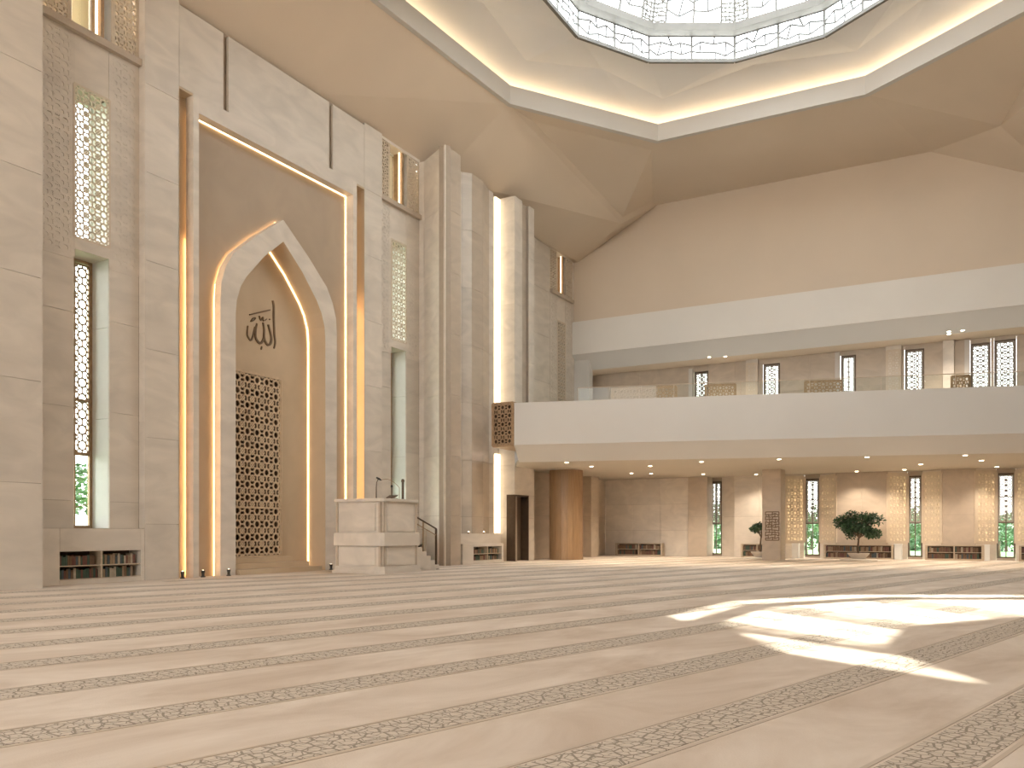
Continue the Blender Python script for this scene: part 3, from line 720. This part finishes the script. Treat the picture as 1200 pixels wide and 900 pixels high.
for k in range(segs+1):
    a = ta+(27.2-ta)*k/segs; MB().box(a-.01, a+.01, gy(a)-.01, gy(a)+.02, zb1, zb1+.64).build('post', 'case', RL)
for pa, pb in ((730, 800), (828, 862), (938, 982), (1112, 1136)):
    a, b = on_v(pa, gy(14)), on_v(pb, gy(14)); u = Vector((b-a, gy(b)-gy(a), 0)).normalized()
    star_lattice(MB(), (a, gy(a)+.3, zb1), u, (0, 0, 1), (u.y, -u.x, 0), b-a, .6, .3, .04, .03).build('lattice', 'bronze', RL, kind='stuff')

# ---------------- square column
cb = ground(893, 656.2); cw = on_v(915, cb[1])-cb[0]
CO = thing('column', 'square brown stone column with a dark carved inscription panel', 'column', (cb[0]+cw/2, cb[1]+.5, 0))
bevel(MB().box(cb[0], cb[0]+cw, cb[1], cb[1]+1.2, 0, zb2).build('shaft', 'stone_dark', CO), .02)
za, zb_ = zat(633, *cb), zat(600, *cb)
ice_tracery(MB(), ((cb[0]+.2, cb[1]-.02, za), (cb[0]+cw-.1, cb[1]-.02, za), (cb[0]+cw-.1, cb[1]-.02, zb_), (cb[0]+.2, cb[1]-.02, zb_)), .17, .055, Vector((0, -1, 0)), .03).build('inscription_panel', 'ink', CO, kind='stuff')
# curved timber drum
DM = thing('timber_drum', 'tall curved brown timber drum standing under the balcony beside the door', 'column', (2.9, -6.9, 0))
for k in range(18):
    a0, a1 = 2*math.pi*k/18, 2*math.pi*(k+1)/18-.012
    P = [(2.9+r*math.cos(a), -6.9+r*math.sin(a)) for r, a in ((.97, a0), (.97, (a0+a1)/2), (.97, a1), (.9, a1), (.9, a0))]
    MB().prism(P, 0, zb2).build('stave', 'wood', DM)
MB().lathe([(.9, 0), (.9, zb2)], 2.9, -6.9, 18).build('core', 'darkback', DM)

# ---------------- ceiling
CE = structure('ceiling')
RA, RB, RC, RD = hall(-5.2, 33.4), None, None, None
def ray3(px, py, z):
    D = (z-CH)*1000/(623-py); return hall((px-600)/1000*D, D)
RB, RC, RD = ray3(595, 122, ZR), ray3(770, 166, ZR), ray3(1016, 111, ZR)
RA = ray3(437, 0, ZR)
cx0 = 14.9; cy0 = -18.6
RE = (2*cx0-RA[0]+.4, -12.3); RF = (2*cx0-RA[0]+.4, -2*-cy0-RB[1]*0-2*0+0) if False else (26.1, -24.2); RG = (21.0, -29.4); RH = (10.5, -29.4)
ring = [RA, RB, RC, RD, RE, RF, RG, RH]
M1 = (on_v(728, -1.0), -1.0, zat(262, on_v(728, -1.0), -1.0)); M2 = (24.6, -2.0, 21.9)
z3 = lambda p, z=ZR: (p[0], p[1], z)
tl, tr = RA[0], 26.1
def facet(name, pts, m='plaster'): return MB().slab(pts, (0, 0, .2)).build(name, m, CE)
facet('ceiling_facet', [(-.4, -74, ZC), (-.4, RA[1], ZC), z3(RA), (tl, -74, ZR)])
facet('ceiling_facet', [(-.4, RA[1], ZC), (-.4, RB[1], ZC), z3(RB), z3(RA)])
facet('ceiling_facet', [(-.4, RB[1], ZC), K1, M1, z3(RB)])
facet('ceiling_facet', [(-.4, RB[1], ZC), (-.4, V0+.3, ZC), K1])
facet('ceiling_facet', [z3(RB), M1, K2, z3(RC)])
facet('corner_facet', [K1, K2, M1])
facet('ceiling_facet', [z3(RC), K2, K3, z3(RD)])
facet('ceiling_facet', [z3(RD), K3, M2, z3(RE)])
facet('corner_facet', [K3, K4, M2])
facet('ceiling_facet', [M2, K4, (27.5, RE[1], ZC), z3(RE)])
facet('ceiling_facet', [z3(RE), (27.5, RE[1], ZC), (27.5, RF[1], ZC), z3(RF)])
facet('ceiling_facet', [z3(RF), (27.5, RF[1], ZC), (27.5, -74, ZC), (tr, -74, ZR)])
facet('ceiling_facet', [z3(RF), (tr, -74, ZR), (tl, -74, ZR), z3(RA), z3(RH), z3(RG)])
# ring fascia with a recessed shadow band
cen = Vector((cx0, cy0, 0))
def sc(p, k, z): return (cx0+(p[0]-cx0)*k, cy0+(p[1]-cy0)*k, z)
for i in range(8):
    p, q = ring[i], ring[(i+1) % 8]
    MB().add([sc(p, .985, ZR-.05), sc(q, .985, ZR-.05), sc(q, .985, ZR+.85), sc(p, .985, ZR+.85),
              sc(p, 1.01, ZR-.05), sc(q, 1.01, ZR-.05), sc(q, 1.01, ZR+.85), sc(p, 1.01, ZR+.85)],
             [(3, 2, 1, 0), (4, 5, 6, 7), (0, 1, 5, 4), (2, 3, 7, 6)]).build('ring_fascia', 'parapet', CE)
    # cove trough and hidden strip
    MB().add([sc(p, 1.0, ZR+.25), sc(q, 1.0, ZR+.25), sc(q, 1.10, ZR+.25), sc(p, 1.10, ZR+.25)], [(0, 1, 2, 3)]).build('cove_floor', 'fold', CE)
    MB().add([sc(p, 1.10, ZR+.2), sc(q, 1.10, ZR+.2), sc(q, 1.10, ZR+1.2), sc(p, 1.10, ZR+1.2)], [(0, 1, 2, 3)]).build('cove_wall', 'fold', CE)
    MB().add([sc(p, 1.02, ZR+.8), sc(q, 1.02, ZR+.8), sc(q, 1.03, ZR+.8), sc(p, 1.03, ZR+.8),
              sc(p, 1.02, ZR+.88), sc(q, 1.02, ZR+.88), sc(q, 1.03, ZR+.88), sc(p, 1.03, ZR+.88)],
             [(0, 3, 2, 1), (4, 5, 6, 7), (0, 1, 5, 4), (1, 2, 6, 5), (2, 3, 7, 6), (3, 0, 4, 7)]).build('cove_light', 'ledcove', CE)
# lantern base: twelve sides
ZG = 24.0; gc = hall(8.55, 33.0); GRAD = 7.84
def gv(k, r, z):
    a = math.radians(15+30*k); x, d = r*math.sin(a), r*math.cos(a); h = hall(8.55+x, 33.0+d); return Vector((h[0], h[1], z))
def toward(p, k, z): return Vector((gc[0]+(p[0]-gc[0])*k, gc[1]+(p[1]-gc[1])*k, z))
outr = [Vector(sc(p, 1.09, ZR+.98)) for p in ring]
def fold(pts): MB().slab(pts, (0, 0, .1)).build('lantern_fold', 'fold', CE)
mv = [toward(p, .90, ZG+.15) for p in ring]
mm = [toward(((ring[i][0]+ring[(i+1) % 8][0])/2, (ring[i][1]+ring[(i+1) % 8][1])/2), .86, ZG+.5) for i in range(8)]
for i in range(8):
    k = (i+1) % 8
    fold([outr[i], outr[k], mm[i]]); fold([outr[i], mm[i], mv[i]]); fold([outr[k], mv[k], mm[i]])
mid = mv+mm
inn = [gv(k, GRAD, ZG) for k in range(12)]
ang = lambda v: math.atan2(v.y-gc[1], v.x-gc[0])
mids = sorted(mid, key=ang); inns = sorted(inn, key=ang)
# zip the two rings together
i = j = 0; nM, nI = 16, 12
while i < nM or j < nI:
    a, b = mids[i % nM], inns[j % nI]
    na = ang(mids[(i+1) % nM])+(2*math.pi if i+1 >= nM else 0); nb = ang(inns[(j+1) % nI])+(2*math.pi if j+1 >= nI else 0)
    if (na < nb and i < nM) or j >= nI: fold([a, mids[(i+1) % nM], b]); i += 1
    else: fold([a, inns[(j+1) % nI], b]); j += 1
# lantern glazing
LA = structure('window_%d' % (WINDOWS[0]+1), (gc[0], gc[1], ZG))
for k in range(12):
    a0, a1 = gv(k, GRAD, ZG), gv(k+1, GRAD, ZG); b0, b1 = gv(k, GRAD, ZG+1.15), gv(k+1, GRAD, ZG+1.15)
    c = gv(k+.5, 1, ZG); nr = (Vector((gc[0], gc[1], ZG))-c).normalized()
    # row 1: two panes a side
    for s in (0, 1):
        p, q, r, t = a0.lerp(a1, s/2), a0.lerp(a1, (s+1)/2), b0.lerp(b1, (s+1)/2), b0.lerp(b1, s/2)
        MB().add([p, q, r, t], [(0, 1, 2, 3)]).build('pane', 'glass', LA)
        ice_tracery(MB(), (p, q, r, t), .5, .075, nr, .03).build('tracery', 'frit', LA, kind='stuff')
        MB().bar(p, t, .09, nr, .12).build('mullion', 'lanternmetal', LA)
    MB().bar(a0, a1, .14, nr, .15).build('base_rail', 'lanternmetal', LA)
    # ring beam
    i0, i1 = gv(k, GRAD-.55, ZG+1.15), gv(k+1, GRAD-.55, ZG+1.15); u_ = Vector((0, 0, .35))
    MB().add([b0, b1, i1, i0, b0+u_, b1+u_, i1+u_, i0+u_], [(0, 3, 2, 1), (4, 5, 6, 7), (2, 3, 7, 6), (0, 1, 5, 4)]).build('ring_beam', 'lanternmetal', LA)
    # row 2: lattice corner panels and two clear panes
    j0, j1 = gv(k, GRAD-.35, ZG+1.5), gv(k+1, GRAD-.35, ZG+1.5); k0, k1 = gv(k, GRAD-1.6, ZG+5.2), gv(k+1, GRAD-1.6, ZG+5.2)
    cuts = [0, .16, .5, .84, 1]
    for s in range(4):
        p, q, r, t = j0.lerp(j1, cuts[s]), j0.lerp(j1, cuts[s+1]), k0.lerp(k1, cuts[s+1]), k0.lerp(k1, cuts[s])
        MB().add([p, q, r, t], [(0, 1, 2, 3)]).build('pane', 'glass', LA)
        if s in (1, 2): ice_tracery(MB(), (p, q, r, t), .6, .075, nr, .03).build('tracery', 'frit', LA, kind='stuff')
        else: ice_tracery(MB(), (p, q, r, t), .2, .06, nr, .05).build('tracery', 'lanternmetal', LA, kind='stuff')
        MB().bar(p, t, .08, nr, .12).build('mullion', 'lanternmetal', LA)
    top = Vector((gc[0], gc[1], ZG+6.6))
    MB().add([k0, k1, top], [(0, 1, 2)]).build('roof_panel', 'opal', LA)  # unseen roof, opal so sun and sky spread as soft light

# ---------------- hall walls that stand out of the picture (right one solid; wide rear opening added to let in fill light)
WR = structure('wall_right'); mb = MB()
cuts = [-74, 3.9]
for k in range(0, len(cuts)-1):
    a, b = cuts[k], cuts[k+1]
    if k % 2 == 0: mb.box(27.3, 27.8, a, b, 0, ZC+.2)
    else:
        mb.box(27.3, 27.8, a, b, 0, 1.7); mb.box(27.3, 27.8, a, b, 17.0, ZC+.2)
        WINDOWS[0] += 1
mb.build('wall_core', 'joint', WR)  # dark tone chosen to cut light bounced off this unseen wall
WN = structure('wall_rear'); mb = MB()
mb.box(-.5, 1, -74.5, -74, 0, 23); mb.box(26, 27.8, -74.5, -74, 0, 23); mb.box(1, 26, -74.5, -74, 0, 4); mb.box(1, 26, -74.5, -74, 21, 23)
mb.build('wall_core', 'stone', WN)

# ---------------- downlights
def downlight(px, py, z, label):
    x, y = ray3(px, py, z)
    if y > 1.4: y = 1.4; x = on_v(px, y)
    lip = lipA[1]+(lipB[1]-lipA[1])*(x-lipA[0])/(lipB[0]-lipA[0])+.35
    if z < 6 and y < lip: y = lip; x = on_v(px, y)
    o = thing('downlight', label, 'lamp', (x, y, z))
    MB().lathe([(.13, z-.03), (.13, z-.001)], x, y, 16).build('trim_ring', 'white', o)
    MB().lathe([(.09, z-.045), (.09, z-.03)], x, y, 16).build('lens', 'lens', o)
    l = light('downlight_beam', 'SPOT', (x, y, z-.08), 570 if z < 6 else 300, (1, .84, .66), spot_size=2.2, spot_blend=.7, shadow_soft_size=.08)
    l.parent = o; l.matrix_parent_inverse = Matrix.Translation(-o.location)
dl = [(664, 541), (693, 546), (740, 554.0), (762, 545.5), (763, 554.5), (822, 540.5), (824, 555.0), (886, 559), (900, 551), (913, 537.5), (1004, 558.5), (1016, 535), (1060, 549.8), (1079, 543.5), (1131, 530.5), (1150, 539), (1168, 546.5)]
ords = ['leftmost', 'second', 'third', 'fourth', 'fifth', 'sixth', 'seventh', 'eighth', 'ninth', 'tenth', 'eleventh', 'twelfth', 'thirteenth', 'fourteenth', 'fifteenth', 'sixteenth', 'rightmost']
for k, (a, b) in enumerate(sorted(dl)):
    if b > 556.5: b = 555.5
    nm = ords[k] if k in (0, 16) else ords[k]+' from the left'
    downlight(a, b, zb2, 'small recessed downlight under the balcony, %s' % nm)
for k, (a, b) in enumerate(((831, 418), (850, 424), (1112, 388), (1128, 386.5), (1112, 398.5))):
    downlight(a, b, zl, 'tiny downlight in the upper gallery ceiling, %s' % ('leftmost', 'second from the left', 'left of the close pair', 'rightmost', 'the one behind the close pair')[k])

# ---------------- free-standing bookcases against the back wall
def bookcase(a, b, y, h, label, where, n, fill=1.0):
    o = thing('bookcase', label, 'bookcase', ((a+b)/2, y+.2, 0))
    d = .4; s = .06
    MB().box(a, a+s*2, y, y+d, 0, h).build('side_panel', 'case', o); MB().box(b-s*2, b, y, y+d, 0, h).build('side_panel', 'case', o)
    MB().box(a+2*s, b-2*s, y, y+d, h-s, h).build('top', 'case', o); MB().box(a+2*s, b-2*s, y, y+d, 0, s*1.5).build('plinth', 'case', o)
    MB().box(a+2*s, b-2*s, y+d-.03, y+d, s*1.5, h-s).build('back_panel', 'darkback', o)
    m_ = (a+b)/2; MB().box(m_-.03, m_+.03, y, y+d-.03, s*1.5, h-s).build('divider', 'case', o)
    zm = (s*1.5+h-s)/2
    for p, q in ((a+2*s, m_-.03), (m_+.03, b-2*s)): MB().box(p, q, y+.01, y+d-.03, zm-.015, zm+.015).build('shelf', 'case', o)
    for p, q, z, w in ((a+2*s, m_-.03, zm+.015, 'upper left shelf'), (m_+.03, b-2*s, zm+.015, 'upper right shelf'),
                       (a+2*s, m_-.03, s*1.5, 'lower left shelf'), (m_+.03, b-2*s, s*1.5, 'lower right shelf')):
        books_in(y+.12, p, q, z, zm-.015-s*1.5, w+' '+where, n, axis='t', fill=random.uniform(.85, 1))
bookcase(on_v(721, 1.9), on_v(776, 1.9), 1.9, .85, 'low oak bookcase standing alone against the plain marble wall', 'against the marble wall', 12)
yb = 2.1
bookcase(on_v(868, yb), on_v(906, yb), yb, .85, 'low oak bookcase partly hidden behind the square column', 'behind the column', 7)
bookcase(on_v(965, yb-.1), on_v(1047, yb-.1), yb-.1, .85, 'low oak bookcase behind the large potted tree', 'behind the tree', 14)
bookcase(on_v(1084, yb), on_v(1153, yb), yb, .85, 'low oak bookcase between the two right-hand windows', 'between the right windows', 12)
bookcase(on_v(1194, yb), on_v(1250, yb), yb, .85, 'low oak bookcase cut off by the right edge of the picture', 'at the right edge', 6)
for a, b, w in ((928, 936, 'right of the square column'), (1048, 1057, 'right of the bookcase behind the tree'), (1154, 1160, 'left of the rightmost window')):
    o = thing('plinth_box', 'small white plinth block '+w, 'plinth', (on_v((a+b)/2, yb), yb+.2, 0))
    bevel(MB().box(on_v(a, yb), on_v(b, yb), yb-.05, yb+.35, 0, .86).build('block', 'white', o), .01)
    MB().box(on_v(a, yb)-.02, on_v(b, yb)+.02, yb-.07, yb+.37, .86, .9).build('cap', 'white', o)

# ---------------- potted trees
def leaf_cloud(mb, c, r, n, size, seed, rz=None):
    rnd = random.Random(seed); rz = rz or r
    for _ in range(n):
        while True:
            p = Vector((rnd.uniform(-1, 1), rnd.uniform(-1, 1), rnd.uniform(-1, 1)))
            if .2 < p.length < 1: break
        p = Vector((p.x*r, p.y*r, p.z*rz))+c
        a = Vector((rnd.gauss(0, 1), rnd.gauss(0, 1), rnd.gauss(0, .6))).normalized(); b = a.orthogonal().normalized(); 
        b = (Matrix.Rotation(rnd.uniform(0, 6.28), 3, a) @ b)
        s = size*rnd.uniform(.7, 1.3)
        mb.add([p, p+a*s*.5+b*s*.22, p+a*s, p+a*s*.5-b*s*.22], [(0, 1, 2, 3)])
def tree(name, label, loc, trunk_h, clusters, leafsize, nleaf, seed, pot=True, cat='tree', leafm='leaf', group=None, rad=.05):
    x, y = loc; o = thing(name, label, cat, (x, y, 0), group); z0 = 0
    if pot:
        MB().lathe([(.25, 0), (.30, .05), (.42, .2), (.56, .36), (.58, .42), (.52, .42), (.48, .36)], x, y, 24).build('pot', 'stone', o, smooth=False)
        MB().lathe([(.47, .33), (.47, .37)], x, y, 20).build('soil', 'soil', o)
        MB().lathe([(.95, 0), (1.0, .03), (.95, .09), (.5, .11)], x, y, 28).build('saucer', 'stone', o)
        z0 = .3
    rnd = random.Random(seed)
    top = Vector((x+.03, y, trunk_h))
    MB().tube([(x, y, z0), (x-.03, y+.02, (z0+trunk_h)/2), top], [rad*1.3, rad, rad*.85], 8).build('trunk', 'bark', o, smooth=True)
    mb = MB()
    for c, r in clusters:
        e = Vector((x+c[0], y+c[1], c[2])); m_ = top.lerp(e, .5)+Vector((0, 0, .05))
        mb.tube([top-Vector((0, 0, .1)), m_, e], [rad*.6, rad*.4, rad*.15], 5)
    mb.build('branch', 'bark', o, kind='stuff')
    mb = MB()
    for k, (c, r) in enumerate(clusters): leaf_cloud(mb, Vector((x+c[0], y+c[1], c[2])), r, int(nleaf*r*r/.12), leafsize, seed*100+k, r*.7)
    mb.build('foliage', leafm, o, kind='stuff')
    return o
def crown(r, z, n, seed, zz=.6):
    rnd = random.Random(seed); L = [((0, 0, z), r*.55)]
    for k in range(n):
        a = 2*math.pi*k/n+rnd.uniform(-.3, .3); rr = r*rnd.uniform(.5, .78)
        L.append(((rr*math.cos(a), rr*math.sin(a), z+rnd.uniform(-zz, zz)*r*.75), r*rnd.uniform(.28, .42)))
    return L
tp = ground(1006, 657)
tree('potted_tree', 'large dark green potted tree in a stone bowl before the low bookcase', tp, 1.35, crown(1.12, 1.98, 17, 5), .17, 150, 3)
tp2 = ray3(892, 657, 0) if False else hall(.2915*50.5, 50.5)
tree('potted_tree', 'potted tree mostly hidden behind the square column', tp2, 1.35, crown(.75, 1.9, 8, 8), .15, 130, 4)

# ---------------- pulpit
PX0, PX1, PY0, PY1 = 1.95, 4.2, -25.6, -23.35
PU = thing('pulpit', 'square cream stone pulpit standing in front of the right side of the niche', 'pulpit', ((PX0+PX1)/2, (PY0+PY1)/2, 0))
cxp, cyp = (PX0+PX1)/2, (PY0+PY1)/2
def oct_(mb, e, z0, z1, ch=.12):
    x0, x1, y0, y1 = PX0-e, PX1+e, PY0-e, PY1+e
    return mb.prism([(x0+ch, y0), (x1-ch, y0), (x1, y0+ch), (x1, y1-ch), (x1-ch, y1), (x0+ch, y1), (x0, y1-ch), (x0, y0+ch)], z0, z1)
oct_(MB(), .16, 0, .12).build('plinth', 'stone', PU)
oct_(MB(), .09, .12, .28).build('plinth_step', 'stone', PU)
PB = [oct_(MB(), 0, .28, 1.05).build('lower_body', 'stone', PU)]
bevel(oct_(MB(), .12, 1.05, 1.56).build('band', 'stone', PU), .02)
PB.append(oct_(MB(), 0, 1.56, 2.74).build('upper_body', 'stone', PU))
bevel(oct_(MB(), .1, 2.74, 2.86).build('top_slab', 'stone', PU), .015)
for z0, z1 in ((.34, 1.0), (1.62, 2.66)):
    for face in ('y', 'x'):
        if face == 'y': MB().box(PX0+.3, PX1-.3, PY0-.035, PY0+.01, z0, z1).build('raised_panel', 'stone', PB[0 if z0 < 1 else 1])
        else: MB().box(PX1-.01, PX1+.035, PY0+.3, PY1-.3, z0, z1).build('raised_panel', 'stone', PB[0 if z0 < 1 else 1])
    for (x, y) in ((PX0+.08, PY0-.02), (PX1-.02, PY1-.1), (PX1-.1, PY0-.02), (PX1-.02, PY0+.08)):
        MB().box(x-.035, x+.05, y-.03, y+.06, z0-.06, z1+.05).build('corner_post', 'stone_dark', PB[0 if z0 < 1 else 1])
# stairs behind, descending away from the camera
for k in range(7):
    MB().box(2.3, 3.75, PY1+.1+k*.3, PY1+.1+(k+1)*.3, 0, 1.35-.19*k).build('step', 'stone', PU)
ST = thing('stair_rail', 'dark bronze handrail running down the pulpit stair', 'handrail', (3.7, PY1+2.1, 0))
rx = 3.68
y0_, y1_ = PY1+.2, PY1+2.1
MB().tube([(rx, y0_, 2.35), (rx, y1_, 1.72)], .035, 8).build('handrail', 'darkmetal', ST)
MB().tube([(rx, y0_, 2.08), (rx, y1_, 1.45)], .02, 8).build('lower_rail', 'bronze', ST)
MB().box(rx-.035, rx+.035, y1_-.035, y1_+.035, 0, 1.72).build('post', 'darkmetal', ST)
MB().box(rx-.02, rx+.02, PY1+1.15-.02, PY1+1.15+.02, 1.35-.19*3, 2.0).build('post', 'bronze', ST)
MB().box(rx-.02, rx+.02, y0_-.02, y0_+.02, 1.3, 2.34).build('post', 'bronze', ST)
MB().box(rx-.09, rx+.09, y1_-.09, y1_+.09, 0, .03).build('base_plate', 'darkmetal', ST)
# on the pulpit
zt_ = 2.86
def atp(px, D): x, y = hall((px-600)/1000*D, D); return x, y
mx_, my_ = atp(441, 33.0)
MC = thing('microphone', 'gooseneck microphone with a black head on the left of the pulpit top', 'microphone', (mx_, my_, zt_))
MB().lathe([(.07, zt_), (.07, zt_+.02), (.02, zt_+.05)], mx_, my_, 16).build('base', 'darkmetal', MC)
MB().tube([(mx_, my_, zt_), (mx_, my_, zt_+.45), (mx_+.02, my_, zt_+.65), (mx_+.1, my_+.03, zt_+.8)], [.022, .018, .016, .016], 8).build('gooseneck', 'darkmetal', MC, smooth=True)
MB().tube([(mx_+.01, my_, zt_+.83), (mx_+.13, my_+.03, zt_+.77), (mx_+.2, my_+.05, zt_+.72)], [.035, .04, .02], 10).build('head', 'black', MC, smooth=True)
ax_, ay_ = atp(447, 33.4)
A2 = thing('wire_arm', 'thin bowed metal arm arching over the middle of the pulpit top', 'stand', (ax_, ay_, zt_))
pts = []
for k in range(9):
    f = k/8; x, y = atp(446+22*f, 33.6); pts.append((x, y, zt_+.72+.12*math.sin(math.pi*(f*.9+.1))-.25*f*f))
ex, ey, ez = pts[-1]
MB().tube(pts+[(ex, ey, zt_+.02)], .012, 6).build('arm', 'bronze', A2, smooth=True)
MB().lathe([(.05, zt_), (.05, zt_+.02)], ex, ey, 12).build('base', 'bronze', A2)
lx, ly = atp(459, 33.7)
RD_ = thing('reading_stand', 'small dark reading stand with an open book on the pulpit top', 'stand', (lx, ly, zt_))
MB().box(lx-.25, lx+.2, ly-.12, ly+.15, zt_, zt_+.05).build('base', 'black', RD_)
MB().tube([(lx, ly, zt_+.05), (lx, ly, zt_+.5)], .025, 8).build('stem', 'darkmetal', RD_)
MB().tube([(lx, ly, zt_+.49), (lx, ly, zt_+.58)], [.045, .035], 10).build('head', 'black', RD_)
MB().slab([(lx-.2, ly-.1, zt_+.06), (lx+.22, ly-.1, zt_+.06), (lx+.22, ly+.12, zt_+.16), (lx-.2, ly+.12, zt_+.16)], (0, 0, .03)).build('book_rest', 'darkmetal', RD_)
kx, ky = atp(472, 33.9)
SP = thing('post_speaker', 'slim dark upright post with rounded top at the right of the pulpit top', 'speaker', (kx, ky, zt_))
MB().lathe([(.09, zt_), (.09, zt_+.03), (.05, zt_+.04), (.05, zt_+.7), (.07, zt_+.72), (.06, zt_+.8), (.03, zt_+.83)], kx, ky, 14).build('body', 'darkmetal', SP)

# small candle-like uplights on ledges
for px, t, z, w in ((549, 1.6, 1.5, 'left end of the stone ledge under the light strip'), (567, 1.6, 1.5, 'middle of the stone ledge under the light strip')):
    v = on_t(px, t); U = thing('ledge_uplight', 'tiny uplight on the '+w, 'lamp', (t, v, z))
    MB().lathe([(.05, z), (.05, z+.08)], t, v, 12).build('body', 'bronze', U); MB().lathe([(.04, z+.082), (.04, z+.1)], t, v, 12).build('lens', 'lens', U)
    l = light('uplight_beam', 'SPOT', (t, v, z+.14), 60, (1, .72, .42), spot_size=1.6, spot_blend=.8, shadow_soft_size=.05); l.parent = U
    l.matrix_parent_inverse = Matrix.Translation(-U.location); l.rotation_euler = (math.pi, 0.25, 0)

# ---------------- garden outside
GA = tag(MB().box(-100, 160, VB+.6, 260, -.3, -.02).build('lawn', 'grass'), 'green lawn outside the back windows', 'lawn'); GA['kind'] = 'stuff'
GB = tag(MB().box(-100, -1.7, -90, VB+.5, -.3, -.02).build('lawn', 'grass'), 'green lawn outside the tall left windows', 'lawn'); GB['kind'] = 'stuff'
GLW = ('left', 'left', 'second', 'second', 'third', 'third', 'rightmost', 'rightmost')
for k, (px, D) in enumerate(((835, 64), (847, 72), (945, 60), (960, 68), (1065, 56), (1082, 64), (1171, 54), (1190, 61))):
    x, y = hall((px-600)/1000*D, D)
    tree('garden_tree', '%s green garden tree behind the %s low window' % (('nearer', 'farther')[k % 2], GLW[k]), (x, y), 1.3, crown(1.5, 1.9, 8, 20+k), .3, 26, 30+k, pot=False, leafm='leaf_out', group='garden trees behind the low windows', rad=.08)
for k, (px, w) in enumerate(((838, 'left'), (951, 'second'), (1072, 'third'), (1179, 'rightmost'))):
    x = on_v(px, 30); HG = thing('hedge', 'tall green hedge at the end of the lawn behind the %s low window' % w, 'hedge', (x, 30, 0))
    mb = MB(); rnd = random.Random(k+5)
    for _ in range(9): leaf_cloud(mb, Vector((x+rnd.uniform(-2.5, 2.5), 30+rnd.uniform(-.6, .6), rnd.uniform(.4, 3.6))), 1.5, 260, .42, rnd.random())
    mb.build('foliage', 'leaf_out', HG, kind='stuff')
    MB().tube([(x, 30, -.02), (x, 30, 3)], [.12, .06]).build('trunk', 'bark', HG)
for k, (px, D) in enumerate(((70, 40), (88, 44))):
    x, y = hall((px-600)/1000*D*1.0, D)
    x = -6-k*5.2; y = -32.0+k*3.3
    tree('garden_tree', ('nearer', 'farther')[k]+' leafy garden tree outside the tall window left of the niche', (x, y), 2.2, crown(1.9, 3.4, 9, 50+k), .3, 22, 60+k, pot=False, leafm='leaf_out', group='garden trees outside the left window', rad=.1)
